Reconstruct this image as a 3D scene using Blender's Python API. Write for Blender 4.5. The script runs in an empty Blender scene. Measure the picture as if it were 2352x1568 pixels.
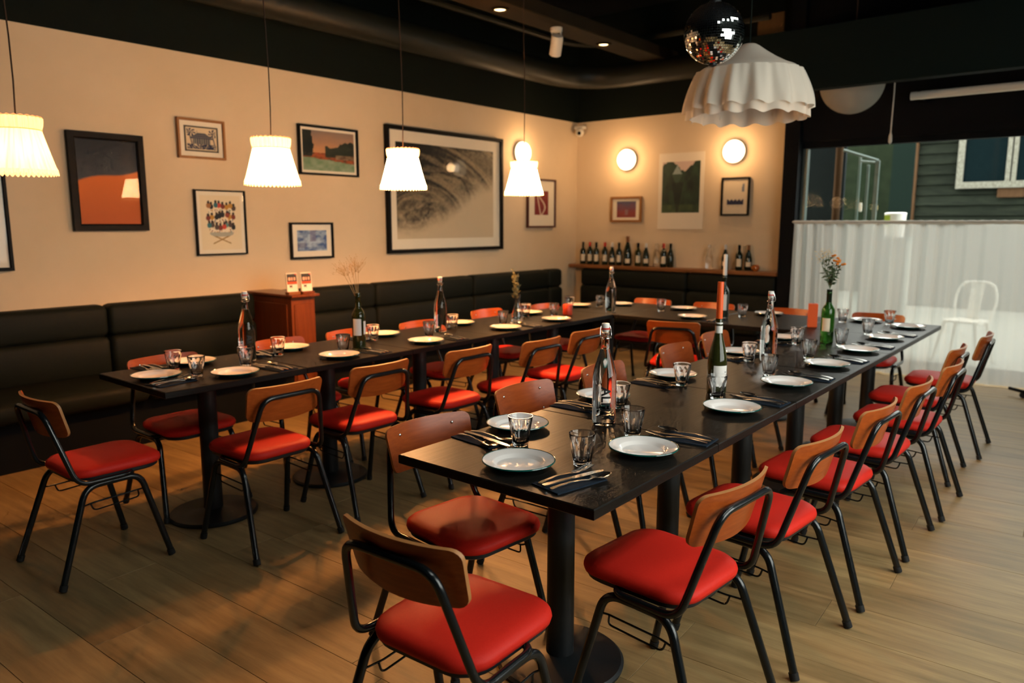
import bpy, bmesh, math, random
from mathutils import Vector, Matrix
random.seed(7)
S = bpy.context.scene
C = S.collection
PI = math.pi

# ------------------------------------------------------------------ camera
cam_d = bpy.data.cameras.new('camera'); cam = bpy.data.objects.new('camera', cam_d); C.objects.link(cam)
cam_d.sensor_width = 36.0; cam_d.lens = 26.352; cam_d.clip_start = 0.05; cam_d.clip_end = 200
RT = Vector((0.773325, 0.634010, 0.0)); DN = Vector((0.098939, -0.120679, -0.987749)); FW = Vector((-0.626243, 0.763850, -0.156053))
m = Matrix((RT, -DN, -FW)).transposed().to_4x4(); m.translation = (0, 0, 1.455)
cam.matrix_world = m
cam_d.dof.use_dof = True; cam_d.dof.focus_distance = 2.35; cam_d.dof.aperture_fstop = 2.8
S.camera = cam
# ------------------------------------------------------------------ world, daylight portals, exposure
W = bpy.data.worlds.new('overcast_sky'); S.world = W; W.use_nodes = True
bg = W.node_tree.nodes['Background']; bg.inputs['Color'].default_value = (1.0, 0.975, 0.92, 1); bg.inputs['Strength'].default_value = 7.5
def portal(name, loc, rot, sx, sy):
    d = bpy.data.lights.new(name, 'AREA'); d.shape = 'RECTANGLE'; d.size = sx; d.size_y = sy; d.cycles.is_portal = True
    o = bpy.data.objects.new(name, d); C.objects.link(o); o.location = loc; o.rotation_euler = rot
portal('daylight_portal', (0.75, 3.1, 3.93), (0, 0, 0), 0.9, 5.2)
portal('daylight_portal', (1.22, 2.65, 1.65), (0, PI/2, 0), 1.7, 2.9)
portal('daylight_portal', (-0.75, 8.02, 1.17), (-PI/2, 0, 0), 3.9, 2.05)
S.view_settings.view_transform = 'Standard'; S.view_settings.look = 'None'
S.view_settings.exposure = 0.0; S.view_settings.gamma = 1.0; S.view_settings.use_curve_mapping = False
try:
    S.cycles.use_denoising = True; S.cycles.denoiser = 'OPENIMAGEDENOISE'
    S.cycles.max_bounces = 8; S.cycles.diffuse_bounces = 3; S.cycles.glossy_bounces = 3; S.cycles.transmission_bounces = 8; S.cycles.transparent_max_bounces = 10
    S.cycles.use_adaptive_sampling = True; S.cycles.adaptive_threshold = 0.07; S.cycles.adaptive_min_samples = 12
    S.cycles.sample_clamp_indirect = 6.0; S.cycles.caustics_reflective = False
except Exception: pass
LAMP = (1.0, 0.32, 0.035)      # bulb colour of the pendants
LAMP_W = 72.0; SCONCE_W = 9.0; DOWN_W = 20.0

# ------------------------------------------------------------------ materials
def lin(c): return c/12.92 if c <= 0.04045 else ((c+0.055)/1.055)**2.4
def rgb(h): return tuple(lin(int(h[i:i+2], 16)/255) for i in (0, 2, 4))
MATS = {}
def mat(name, col, rough=0.5, metal=0.0, spec=0.5, trans=0.0, ior=1.45, emit=None, es=0.0, coat=0.0):
    if name in MATS: return MATS[name]
    M = bpy.data.materials.new(name); M.use_nodes = True; b = M.node_tree.nodes['Principled BSDF']
    b.inputs['Base Color'].default_value = (*col, 1); b.inputs['Roughness'].default_value = rough
    b.inputs['Metallic'].default_value = metal; b.inputs['Specular IOR Level'].default_value = spec
    b.inputs['Transmission Weight'].default_value = trans; b.inputs['IOR'].default_value = ior; b.inputs['Coat Weight'].default_value = coat
    if emit: b.inputs['Emission Color'].default_value = (*emit, 1); b.inputs['Emission Strength'].default_value = es
    MATS[name] = M; return M
def grain(name, c1, c2, rough=0.45, scale=(2, 30, 30), detail=6, bump=0.05, nscale=3.0, coat=0.0, rvar=0.0, c3=None, spec=0.5, perobj=0.0):
    """stretched noise: wood grain, plaster mottling, leather"""
    M = mat(name, c1, rough, coat=coat, spec=spec); nt = M.node_tree; N = nt.nodes; L = nt.links; b = N['Principled BSDF']
    tc = N.new('ShaderNodeTexCoord'); mp = N.new('ShaderNodeMapping'); mp.inputs['Scale'].default_value = scale
    L.new(tc.outputs['Object'], mp.inputs['Vector'])
    nz = N.new('ShaderNodeTexNoise'); nz.noise_dimensions = '4D'; nz.inputs['Scale'].default_value = nscale; nz.inputs['Detail'].default_value = detail; nz.inputs['Roughness'].default_value = 0.62
    L.new(mp.outputs['Vector'], nz.inputs['Vector'])
    oi = N.new('ShaderNodeObjectInfo'); ml = N.new('ShaderNodeMath'); ml.operation = 'MULTIPLY'; ml.inputs[1].default_value = 37.0
    L.new(oi.outputs['Random'], ml.inputs[0]); L.new(ml.outputs[0], nz.inputs['W'])
    rp = N.new('ShaderNodeValToRGB'); rp.color_ramp.elements[0].position = 0.3; rp.color_ramp.elements[0].color = (*c1, 1)
    rp.color_ramp.elements[1].position = 0.72; rp.color_ramp.elements[1].color = (*c2, 1)
    if c3: e = rp.color_ramp.elements.new(0.5); e.color = (*c3, 1)
    L.new(nz.outputs['Fac'], rp.inputs['Fac'])
    out = rp.outputs['Color']
    if perobj:
        hs = N.new('ShaderNodeHueSaturation'); mr = N.new('ShaderNodeMapRange'); mr.inputs['To Min'].default_value = 1-perobj; mr.inputs['To Max'].default_value = 1+perobj
        L.new(oi.outputs['Random'], mr.inputs['Value']); L.new(mr.outputs['Result'], hs.inputs['Value']); L.new(out, hs.inputs['Color']); out = hs.outputs['Color']
    L.new(out, b.inputs['Base Color'])
    if bump:
        bp = N.new('ShaderNodeBump'); bp.inputs['Strength'].default_value = bump; bp.inputs['Distance'].default_value = 0.01
        L.new(nz.outputs['Fac'], bp.inputs['Height']); L.new(bp.outputs['Normal'], b.inputs['Normal'])
    if rvar:
        mr = N.new('ShaderNodeMapRange'); mr.inputs['To Min'].default_value = rough-rvar; mr.inputs['To Max'].default_value = rough+rvar
        L.new(nz.outputs['Fac'], mr.inputs['Value']); L.new(mr.outputs['Result'], b.inputs['Roughness'])
    return M
def cloth(name, col, translucent=0.5, transparent=0.0, emit=None, es=0.0, weave=0.0):
    M = bpy.data.materials.new(name); M.use_nodes = True; nt = M.node_tree; N = nt.nodes; L = nt.links
    for n in list(N): N.remove(n)
    out = N.new('ShaderNodeOutputMaterial'); d = N.new('ShaderNodeBsdfDiffuse'); t = N.new('ShaderNodeBsdfTranslucent')
    d.inputs['Color'].default_value = (*col, 1); t.inputs['Color'].default_value = (*col, 1)
    mx = N.new('ShaderNodeMixShader'); mx.inputs[0].default_value = translucent; L.new(d.outputs[0], mx.inputs[1]); L.new(t.outputs[0], mx.inputs[2]); cur = mx.outputs[0]
    if transparent:
        tr = N.new('ShaderNodeBsdfTransparent'); m2 = N.new('ShaderNodeMixShader'); m2.inputs[0].default_value = transparent
        L.new(cur, m2.inputs[1]); L.new(tr.outputs[0], m2.inputs[2]); cur = m2.outputs[0]
    if emit:
        e = N.new('ShaderNodeEmission'); e.inputs[0].default_value = (*emit, 1); e.inputs[1].default_value = es
        a = N.new('ShaderNodeAddShader'); L.new(cur, a.inputs[0]); L.new(e.outputs[0], a.inputs[1]); cur = a.outputs[0]
    L.new(cur, out.inputs[0]); MATS[name] = M; return M
def thin_glass(name, tint=(1, 1, 1), gloss=0.06, rough=0.0):
    M = bpy.data.materials.new(name); M.use_nodes = True; nt = M.node_tree; N = nt.nodes; L = nt.links
    for n in list(N): N.remove(n)
    out = N.new('ShaderNodeOutputMaterial'); t = N.new('ShaderNodeBsdfTransparent'); t.inputs[0].default_value = (*tint, 1)
    g = N.new('ShaderNodeBsdfGlossy'); g.inputs['Roughness'].default_value = rough
    fr = N.new('ShaderNodeLayerWeight'); fr.inputs[0].default_value = 0.5; pw_ = N.new('ShaderNodeMath'); pw_.operation = 'POWER'; pw_.inputs[1].default_value = 5.0
    ad = N.new('ShaderNodeMath'); ad.operation = 'MULTIPLY_ADD'; ad.inputs[1].default_value = 0.55; ad.inputs[2].default_value = gloss
    L.new(fr.outputs['Facing'], pw_.inputs[0]); L.new(pw_.outputs[0], ad.inputs[0]); mx = N.new('ShaderNodeMixShader'); L.new(ad.outputs[0], mx.inputs[0])
    L.new(t.outputs[0], mx.inputs[1]); L.new(g.outputs[0], mx.inputs[2]); L.new(mx.outputs[0], out.inputs[0]); MATS[name] = M; return M
def vcol_mat(name, rough=0.6):
    M = mat(name, (0.5, 0.5, 0.5), rough); nt = M.node_tree; a = nt.nodes.new('ShaderNodeVertexColor'); a.layer_name = 'print'
    nt.links.new(a.outputs['Color'], nt.nodes['Principled BSDF'].inputs['Base Color']); return M

M_PLASTER = grain('wall_plaster', rgb('d2bb9b'), rgb('dcc6a8'), 0.85, (1, 1, 1), 4, 0.02, 1.2, spec=0.2)
M_DARK = grain('dark_green_paint', rgb('0d1310'), rgb('101713'), 0.7, (1, 1, 1), 4, 0.01, 2, spec=0.1)
M_BLACK = mat('black_paint', rgb('0c0f12'), 0.7, spec=0.12)
M_DUCT = mat('duct_paint', rgb('141710'), 0.5, spec=0.4)
M_BEAMC = grain('ceiling_beam_paint', rgb('231d13'), rgb('2a2419'), 0.8, (1, 1, 1), 3, 0.01, 2, spec=0.1)
M_TEAL = mat('dark_teal_paint', rgb('08110f'), 0.8, spec=0.1)
M_BROWN = grain('brown_panel', rgb('70522f'), rgb('7a5a34'), 0.7, (4, 4, 1), 3, 0.01, 2)
M_FLOOR = grain('oak_plank', rgb('6d5937'), rgb('9d8459'), 0.47, (0.9, 9, 9), 8, 0.03, 2.6, rvar=0.08, c3=rgb('866e49'), perobj=0.16, spec=0.4)
M_GAP = mat('plank_gap', rgb('2c2118'), 0.9)
M_TABLE = grain('black_stained_wood', rgb('121110'), rgb('1f1c19'), 0.36, (26, 1.2, 26), 6, 0.10, 3.0, rvar=0.05, spec=0.13)
M_IRON = mat('black_iron', rgb('15191c'), 0.42, 0.0, 0.5)
M_TUBE = mat('black_enamel_tube', rgb('101416'), 0.22, 0.0, 0.6)
M_PLY = grain('teak_plywood', rgb('8c3d13'), rgb('ab521f'), 0.32, (2.0, 30, 30), 6, 0.03, 3.0, perobj=0.10, c3=rgb('9b4719'), coat=0.04, spec=0.35)
M_PLYEDGE = mat('plywood_edge', rgb('a9713f'), 0.5)
M_VINYL = grain('red_vinyl', rgb('c6241a'), rgb('cf2c1f'), 0.48, (40, 40, 40), 3, 0.03, 8, spec=0.14, perobj=0.06)
M_BENCH = grain('dark_green_leather', rgb('131714'), rgb('191d17'), 0.6, (12, 12, 12), 4, 0.06, 6, spec=0.15)
M_CAB = grain('mahogany', rgb('5e2c12'), rgb('7a3d1a'), 0.32, (20, 20, 1.5), 6, 0.03, 2.5, coat=0.2)
M_SHELF = grain('shelf_wood', rgb('7a4a24'), rgb('8c572c'), 0.45, (1, 20, 20), 5, 0.02, 3)
M_ENAMEL = mat('white_enamel', rgb('ece6e2'), 0.12, coat=0.3)
M_RIM = mat('dark_green_enamel', rgb('0e4c46'), 0.15, coat=0.3)
M_STEEL = mat('stainless_steel', (0.62, 0.60, 0.57), 0.20, 1.0)
M_WIRE = mat('bright_wire', (0.75, 0.73, 0.7), 0.2, 1.0)
M_NAPKIN = grain('navy_napkin', rgb('1c2530'), rgb('222c38'), 0.9, (60, 60, 60), 3, 0.05, 8, spec=0.1)
M_GLASS = mat('clear_glass', (1.0, 1.0, 1.0), 0.0, trans=1.0, ior=1.45)
M_WATERGLASS = mat('water_filled_glass', (0.99, 1.0, 0.99), 0.0, trans=1.0, ior=1.36)
M_OLIVE = mat('olive_bottle_glass', (0.045, 0.05, 0.012), 0.05, trans=0.55, ior=1.45)
M_GREENGL = mat('green_bottle_glass', (0.06, 0.25, 0.03), 0.05, trans=0.8, ior=1.45)
M_DARKGL = mat('dark_bottle_glass', rgb('1a2216'), 0.08, trans=0.15, ior=1.5)
M_LABEL = grain('paper_label', rgb('d8d3cc'), rgb('e2ddd6'), 0.7, (1, 1, 1), 2, 0.0, 4)
M_LABEL2 = mat('cream_label', rgb('dccbb0'), 0.7)
M_INK = mat('black_print', rgb('121212'), 0.5)
M_GREYINK = mat('grey_print', rgb('8a8786'), 0.6)
M_CERAMIC = mat('white_ceramic', rgb('efece6'), 0.2)
M_REDRUB = mat('red_rubber', rgb('c2301f'), 0.5)
M_ORANGEW = mat('orange_wax', rgb('e2581c'), 0.45); M_REDW = mat('red_wax', rgb('d2401c'), 0.45)
M_WHITECAP = mat('white_foil', rgb('d9d6d0'), 0.4)
M_MIRROR = mat('mirror_tile', (0.86, 0.89, 0.90), 0.05, 1.0)
M_BALLCORE = mat('ball_core', rgb('20262a'), 0.5)
M_SHEER = cloth('sheer_curtain', (0.60, 0.595, 0.555), 0.36, 0.24)
M_LINEN = cloth('white_linen', (0.74, 0.66, 0.56), 0.28)
def shade_cloth(name, emit, es, folds=44):
    """gathered lampshade fabric: the doubled cloth in the gathers lets less light through"""
    M = cloth(name, (0.85, 0.74, 0.6), 0.6, emit=emit, es=es); nt = M.node_tree; N = nt.nodes; L = nt.links
    tc = N.new('ShaderNodeTexCoord'); sx = N.new('ShaderNodeSeparateXYZ'); L.new(tc.outputs['Object'], sx.inputs[0])
    at = N.new('ShaderNodeMath'); at.operation = 'ARCTAN2'; L.new(sx.outputs[1], at.inputs[0]); L.new(sx.outputs[0], at.inputs[1])
    cb = N.new('ShaderNodeCombineXYZ'); m1 = N.new('ShaderNodeMath'); m1.operation = 'MULTIPLY'; m1.inputs[1].default_value = folds/6.0; L.new(at.outputs[0], m1.inputs[0]); L.new(m1.outputs[0], cb.inputs[0])
    m2 = N.new('ShaderNodeMath'); m2.operation = 'MULTIPLY'; m2.inputs[1].default_value = 3.0; L.new(sx.outputs[2], m2.inputs[0]); L.new(m2.outputs[0], cb.inputs[1])
    nz = N.new('ShaderNodeTexNoise'); nz.inputs['Scale'].default_value = 1.6; nz.inputs['Detail'].default_value = 3; L.new(cb.outputs[0], nz.inputs['Vector'])
    mr = N.new('ShaderNodeMapRange'); mr.inputs['From Min'].default_value = 0.35; mr.inputs['From Max'].default_value = 0.62; mr.inputs['To Min'].default_value = 0.45*es; mr.inputs['To Max'].default_value = 1.2*es; L.new(nz.outputs['Fac'], mr.inputs['Value'])
    e = [n for n in N if n.type == 'EMISSION'][0]; L.new(mr.outputs['Result'], e.inputs[1]); return M
M_SHADE = shade_cloth('lit_lampshade', (1.0, 0.58, 0.27), 75.0)
M_SHADE2 = shade_cloth('lit_lampshade_mid', (1.0, 0.54, 0.23), 18.0)
M_SHADE1 = shade_cloth('lit_lampshade_dim', (1.0, 0.58, 0.26), 1.9)
M_RUFF = shade_cloth('lit_lampshade_ruffle', (1.0, 0.52, 0.20), 1.5, 90)
M_SHADEB = cloth('lit_shade_braid', (0.85, 0.4, 0.2), 0.5, emit=(1.0, 0.42, 0.14), es=0.9)
M_BULB = cloth('bulb_glow', (1, 0.8, 0.6), 0.5, 0.92, emit=(1.0, 0.66, 0.33), es=14)
M_SCONCE = mat('opal_sconce_glow', (0.9, 0.85, 0.75), 0.3, emit=(1.0, 0.72, 0.42), es=4.5)
M_SCONCEC = mat('sconce_bulb_glow', (0.9, 0.85, 0.75), 0.3, emit=(1.0, 0.80, 0.55), es=14)
M_DOWNG = mat('downlight_glow', (1, 1, 1), 0.3, emit=(1.0, 0.62, 0.28), es=9)
M_WHITEP = mat('white_painted_metal', rgb('d8d2c6'), 0.4)
M_CORD = mat('brown_cord', rgb('3a2412'), 0.7)
M_PANE = thin_glass('window_pane', (0.95, 0.98, 0.97), 0.0015)
M_PICGLASS = thin_glass('picture_glass', (1, 1, 1), 0.009)
M_FRAMEB = mat('black_frame', rgb('0c0a09'), 0.5, spec=0.15); M_FRAMEO = grain('oak_frame', rgb('8a5a2c'), rgb('9c6834'), 0.5, (20, 20, 2), 4, 0.02, 3)
M_FRAMER = mat('red_brown_frame', rgb('4a201a'), 0.4); M_MATB = mat('picture_mat', rgb('e6dcc8'), 0.8)
M_PRINT = vcol_mat('printed_picture'); M_PAPER = mat('poster_paper', rgb('e3d6c2'), 0.8)
M_BOARD = grain('weathered_clapboard', rgb('131613'), rgb('23271f'), 0.9, (1.2, 10, 10), 6, 0.15, 3, perobj=0.2, spec=0.03)
M_PEEL = grain('peeling_white_paint', rgb('524e44'), rgb('7a7a70'), 0.7, (6, 6, 6), 8, 0.1, 6, spec=0.1)
M_RUST = grain('rusty_board', rgb('3b2a1c'), rgb('483524'), 0.8, (8, 8, 1), 5, 0.1, 3, spec=0.05)
M_DARKPANE = mat('dark_window_glass', rgb('0a1416'), 0.05)
M_GROUND = grain('concrete', rgb('6f716a'), rgb('80827b'), 0.9, (1, 1, 1), 6, 0.05, 3)
M_GREENP = grain('mossy_panel', rgb('161c13'), rgb('20271b'), 0.9, (2, 2, 2), 5, 0.05, 3, spec=0.03)
M_ALU = mat('pale_aluminium', rgb('5d6a66'), 0.4, 0.3)
M_LEAF = mat('leaf_green', rgb('48583a'), 0.6); M_LEAFG = mat('grey_green_leaf', rgb('6b6a4c'), 0.7)
M_DRY = mat('dried_flower', rgb('b89a6a'), 0.8); M_FLOWER = mat('orange_flower', rgb('d77a1e'), 0.7)
M_CREAMF = mat('cream_flower', rgb('c9b592'), 0.8); M_RUBBER = mat('black_rubber', rgb('0e0e0e'), 0.7)

# ------------------------------------------------------------------ mesh helpers
class MB:
    def __init__(s): s.v = []; s.f = []
    def add(s, vs, fs):
        o = len(s.v); s.v += [tuple(v) for v in vs]; s.f += [tuple(i+o for i in f) for f in fs]; return s
    def box(s, x0, x1, y0, y1, z0, z1, ch=0.0):
        if ch <= 0:
            vs = [(x, y, z) for z in (z0, z1) for y in (y0, y1) for x in (x0, x1)]
            return s.add(vs, [(0, 2, 3, 1), (4, 5, 7, 6), (0, 1, 5, 4), (2, 6, 7, 3), (0, 4, 6, 2), (1, 3, 7, 5)])
        r = []
        def ring(z, i): return [(x0+i, y0+i, z), (x1-i, y0+i, z), (x1-i, y1-i, z), (x0+i, y1-i, z)]
        vs = ring(z0, ch)+ring(z0+ch, 0)+ring(z1-ch, 0)+ring(z1, ch)
        fs = [(3, 2, 1, 0), (12, 13, 14, 15)]
        for k in range(3):
            for i in range(4): a = k*4+i; b = k*4+(i+1) % 4; fs.append((a, b, b+4, a+4))
        return s.add(vs, fs)
    def loft(s, rings, cap0=True, cap1=True, closed=True):
        n = len(rings[0]); vs = [p for r in rings for p in r]; fs = []
        for k in range(len(rings)-1):
            for i in range(n if closed else n-1):
                j = (i+1) % n; fs.append((k*n+i, k*n+j, (k+1)*n+j, (k+1)*n+i))
        if cap0: fs.append(tuple(range(n-1, -1, -1)))
        if cap1: fs.append(tuple((len(rings)-1)*n+i for i in range(n)))
        return s.add(vs, fs)
    def lathe(s, prof, n=32, c=(0, 0, 0), cap0=False, cap1=False, rf=None):
        rings = []
        for k, (r, z) in enumerate(prof):
            rings.append([(c[0]+(r*(rf(2*PI*i/n, k) if rf else 1))*math.cos(2*PI*i/n), c[1]+(r*(rf(2*PI*i/n, k) if rf else 1))*math.sin(2*PI*i/n), c[2]+z) for i in range(n)])
        return s.loft(rings, cap0, cap1)
    def tube(s, pts, r, n=10, cap=True, r1=None):
        P = [Vector(p) for p in pts]; T = []
        for i in range(len(P)):
            t = (P[min(i+1, len(P)-1)]-P[max(i-1, 0)]); T.append(t.normalized())
        u = T[0].orthogonal().normalized(); rings = []
        for i, p in enumerate(P):
            u = (u-T[i]*u.dot(T[i])); u = u.normalized() if u.length > 1e-6 else T[i].orthogonal().normalized(); w = T[i].cross(u)
            rr = r if r1 is None else r+(r1-r)*i/(len(P)-1)
            rings.append([p+(u*math.cos(2*PI*k/n)+w*math.sin(2*PI*k/n))*rr for k in range(n)])
        return s.loft(rings, cap, cap)
    def ball(s, c, r, n=12, m=8, sx=1, sy=1, sz=1):
        return s.add(*sphere(c, r, n, m, sx, sy, sz))
def sphere(c, r, n=12, m=8, sx=1, sy=1, sz=1):
    vs = [(c[0], c[1], c[2]-r*sz)]; fs = []
    for k in range(1, m):
        a = -PI/2+PI*k/m
        for i in range(n): b = 2*PI*i/n; vs.append((c[0]+r*sx*math.cos(a)*math.cos(b), c[1]+r*sy*math.cos(a)*math.sin(b), c[2]+r*sz*math.sin(a)))
    vs.append((c[0], c[1], c[2]+r*sz)); t = len(vs)-1
    for i in range(n): fs.append((0, 1+(i+1) % n, 1+i)); fs.append((t, t-n+i, t-n+(i+1) % n))
    for k in range(m-2):
        for i in range(n): a = 1+k*n+i; b = 1+k*n+(i+1) % n; fs.append((a, b, b+n, a+n))
    return vs, fs
def fillet(pts, r, n=5):
    P = [Vector(p) for p in pts]; out = [P[0]]
    for i in range(1, len(P)-1):
        a = (P[i-1]-P[i]); b = (P[i+1]-P[i]); d = min(r, a.length*0.49, b.length*0.49)
        A = P[i]+a.normalized()*d; B = P[i]+b.normalized()*d
        for k in range(n+1):
            t = k/n; out.append(A*(1-t)**2+P[i]*2*t*(1-t)+B*t*t)
    out.append(P[-1]); return out
def rrect(w, h, r, n=5, cx=0, cy=0):
    pts = []
    for (sx, sy, a0) in ((1, 1, 0), (-1, 1, PI/2), (-1, -1, PI), (1, -1, 1.5*PI)):
        for k in range(n+1):
            a = a0+PI/2*k/n; pts.append((cx+sx*(w/2-r)+r*math.cos(a), cy+sy*(h/2-r)+r*math.sin(a)))
    return pts
def sheet(P, mask, t, nrm=(0, 0, 1)):
    """grid of points P[i][j] given thickness t; cells where mask(i,j) is false are left open"""
    nu, nv = len(P), len(P[0]); vs = []; fs = []; nv_ = nu*nv; d = Vector(nrm)*t
    for i in range(nu):
        for j in range(nv): vs.append(Vector(P[i][j]))
    vs += [v-d for v in vs]
    on = lambda i, j: 0 <= i < nu-1 and 0 <= j < nv-1 and mask(i, j)
    for i in range(nu-1):
        for j in range(nv-1):
            if not on(i, j): continue
            a, b, c, e = i*nv+j, (i+1)*nv+j, (i+1)*nv+j+1, i*nv+j+1
            fs.append((a, b, c, e)); fs.append((e+nv_, c+nv_, b+nv_, a+nv_))
            if not on(i, j-1): fs.append((b, a, a+nv_, b+nv_))
            if not on(i, j+1): fs.append((e, c, c+nv_, e+nv_))
            if not on(i-1, j): fs.append((a, e, e+nv_, a+nv_))
            if not on(i+1, j): fs.append((c, b, b+nv_, c+nv_))
    used = sorted({i for f in fs for i in f}); mp = {o: k for k, o in enumerate(used)}
    return [tuple(vs[i]) for i in used], [tuple(mp[i] for i in f) for f in fs]
def mesh(name, mb, m, smooth=False, ang=None):
    me = bpy.data.meshes.new(name); me.from_pydata(mb.v, [], mb.f); me.validate()
    bm = bmesh.new(); bm.from_mesh(me); bmesh.ops.recalc_face_normals(bm, faces=bm.faces); bm.to_mesh(me); bm.free()
    me.materials.append(m)
    if smooth:
        for p in me.polygons: p.use_smooth = True
        if ang:
            try: me.set_sharp_from_angle(angle=math.radians(ang))
            except Exception: pass
    return me
def obj(name, mb, m, parent=None, smooth=False, ang=35, loc=None, rz=None):
    me = mb if isinstance(mb, bpy.types.Mesh) else mesh(name, mb, m, smooth, ang)
    o = bpy.data.objects.new(name, me); C.objects.link(o)
    if parent is not None: o.parent = parent
    if loc is not None: o.location = loc
    if rz is not None: o.rotation_euler = (0, 0, rz)
    return o
def tag(o, label, cat, group=None, kind=None):
    o['label'] = label; o['category'] = cat
    if group: o['group'] = group
    if kind: o['kind'] = kind
    return o
def thing(name, label, cat, loc=(0, 0, 0), rz=0, group=None, rot=None):
    o = bpy.data.objects.new(name, None); C.objects.link(o); o.empty_display_size = 0.1
    o.location = loc; o.rotation_euler = rot if rot else (0, 0, rz); return tag(o, label, cat, group)
def struct(name, mb, m, parent=None, smooth=False, label=None):
    o = obj(name, mb, m, parent, smooth)
    if parent is None:
        o['kind'] = 'structure'
        if label: o['label'] = label
    return o
def dup(root, loc, rz, label, group=None):
    r = root.copy(); C.objects.link(r); r.location = loc; r.rotation_euler = (0, 0, rz); r['label'] = label
    if group: r['group'] = group
    for ch in list(root.children):
        c = ch.copy(); C.objects.link(c); c.parent = r
        for g in list(ch.children):
            d = g.copy(); C.objects.link(d); d.parent = c
    return r
class Proto:
    """first placement moves the prototype itself, later ones copy it"""
    def __init__(s, root): s.root = root; s.used = False
    def at(s, loc, rz, label, group=None):
        if not s.used:
            s.used = True; r = s.root; r.location = loc; r.rotation_euler = (0, 0, rz); r['label'] = label
            if group: r['group'] = group
            return r
        return dup(s.root, loc, rz, label, group)
ORD = ['first', 'second', 'third', 'fourth', 'fifth', 'sixth', 'seventh', 'eighth', 'ninth']

# ================================================================== STRUCTURE
XW, YB, ZB, ZC = -5.6, 8.15, 2.71, 3.95
fl = struct('floor', MB().box(-5.7, 1.36, -3.1, 8.3, -0.10, -0.012), M_GAP, label='pale oak plank floor of the dining room')
ang = math.radians(2.5); pw = 0.235; ca, sa = math.cos(ang), math.sin(ang)
rowmesh = {}
nrow = 0
for k in range(-16, 42):
    yv = k*pw; x = -6.2+random.random()*1.6-1.6
    while x < 3.4:
        Lh = random.choice((1.4, 1.8, 2.2)); cx = x+Lh/2; x += Lh
        wx, wy = cx*ca-yv*sa, cx*sa+yv*ca
        if wx-Lh/2 > 3.0 or wx+Lh/2 < -5.55 or wy > 8.3 or wy < -1.0: continue
        if wx-Lh/2 > 1.2: continue
        # only planks whose ends stay within the room are kept whole, others are trimmed
        x0, x1 = cx-Lh/2, cx+Lh/2
        x0 = max(x0, -5.58); 
        if x1-x0 < 0.05: continue
        L2 = round(x1-x0, 2)
        if L2 not in rowmesh: rowmesh[L2] = mesh('plank', MB().box(-L2/2+0.0007, L2/2-0.0007, -pw/2+0.0006, pw/2-0.0006, -0.012, 0.0, 0.0009), M_FLOOR)
        cx = (x0+x1)/2; o = obj('plank', rowmesh[L2], None, fl, loc=(cx*ca-yv*sa, cx*sa+yv*ca, random.uniform(-0.0006, 0)), rz=ang); nrow += 1
struct('wall_left', MB().box(XW-0.12, XW, -3.1, YB+0.1, 0, ZB), M_PLASTER, label='warm beige plaster wall hung with pictures')
struct('wall_upper_left', MB().box(XW-0.12, XW+0.004, -3.1, YB+0.1, ZB, ZC), M_DARK, label='dark green painted upper band of picture wall')
struct('wall_back', MB().box(XW, -2.87, YB, YB+0.12, 0, ZB), M_PLASTER, label='warm beige plaster end wall with round lamps')
struct('wall_upper_back', MB().box(XW, -2.87, YB-0.004, YB+0.12, ZB, ZC), M_DARK, label='dark green painted upper band of end wall')
struct('ceiling', MB().box(XW-0.1, 0.3, -3.1, YB+0.2, ZC, ZC+0.1).box(1.2, 1.24, -3.1, YB+0.2, ZC, ZC+0.1).box(0.3, 1.2, -3.1, 0.5, ZC, ZC+0.1).box(0.3, 1.2, 5.7, YB+0.2, ZC, ZC+0.1), M_BLACK, label='black painted ceiling')
struct('column_1', MB().box(-2.87, -2.72, 7.93, YB+0.12, 0, ZC, 0.004), M_BLACK, label='black steel post between plaster wall and window')
struct('wall_header', MB().box(-2.72, 1.24, 8.0, YB+0.1, 2.27, ZC), M_BLACK, label='black panel above the street window')
struct('trim_1', MB().box(-3.29, -3.01, YB-0.03, YB-0.003, ZB+0.01, 3.62, 0.004), M_BROWN, label='brown board panel high on the end wall')
# right wall, wall behind the camera, added side window and rooflight
XR = 1.24
WY0, WY1, WZ0, WZ1 = 1.2, 4.1, 0.8, 2.5
struct('wall_right', MB().box(XR, XR+0.12, -3.1, WY0, 0, ZC+0.1).box(XR, XR+0.12, WY1, 8.3, 0, ZC+0.1).box(XR, XR+0.12, WY0, WY1, 0, WZ0).box(XR, XR+0.12, WY0, WY1, WZ1, ZC+0.1), M_DARK)
for i in range(2):      # side window added out of view to bring daylight onto the right-hand row
    y0 = WY0+1.45*i; a, b = XR+0.02, XR+0.10
    w = struct('window_%d' % (i+6), MB().box(a, b, y0, y0+0.04, WZ0, WZ1).box(a, b, y0+1.41, y0+1.45, WZ0, WZ1).box(a, b, y0+0.04, y0+1.41, WZ0, WZ0+0.04).box(a, b, y0+0.04, y0+1.41, WZ1-0.04, WZ1), M_BLACK)
    obj('pane', MB().box(XR+0.055, XR+0.061, y0+0.04, y0+1.41, WZ0+0.04, WZ1-0.04), M_PANE, w)
struct('wall_front', MB().box(-5.7, XR, -3.12, -3.0, 0, ZC), M_DARK)
for i in range(4):      # unseen glazed rooflight, added to light the right-hand tables from above
    y0 = 0.5+1.3*i; a, b = 0.3, 1.2
    w = struct('window_%d' % (i+2), MB().box(a, a+0.04, y0, y0+1.3, ZC, ZC+0.1).box(b-0.04, b, y0, y0+1.3, ZC, ZC+0.1).box(a+0.04, b-0.04, y0, y0+0.04, ZC, ZC+0.1).box(a+0.04, b-0.04, y0+1.26, y0+1.3, ZC, ZC+0.1), M_BLACK)
    obj('pane', MB().box(a+0.04, b-0.04, y0+0.04, y0+1.26, ZC+0.05, ZC+0.056), M_PANE, w)
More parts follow.
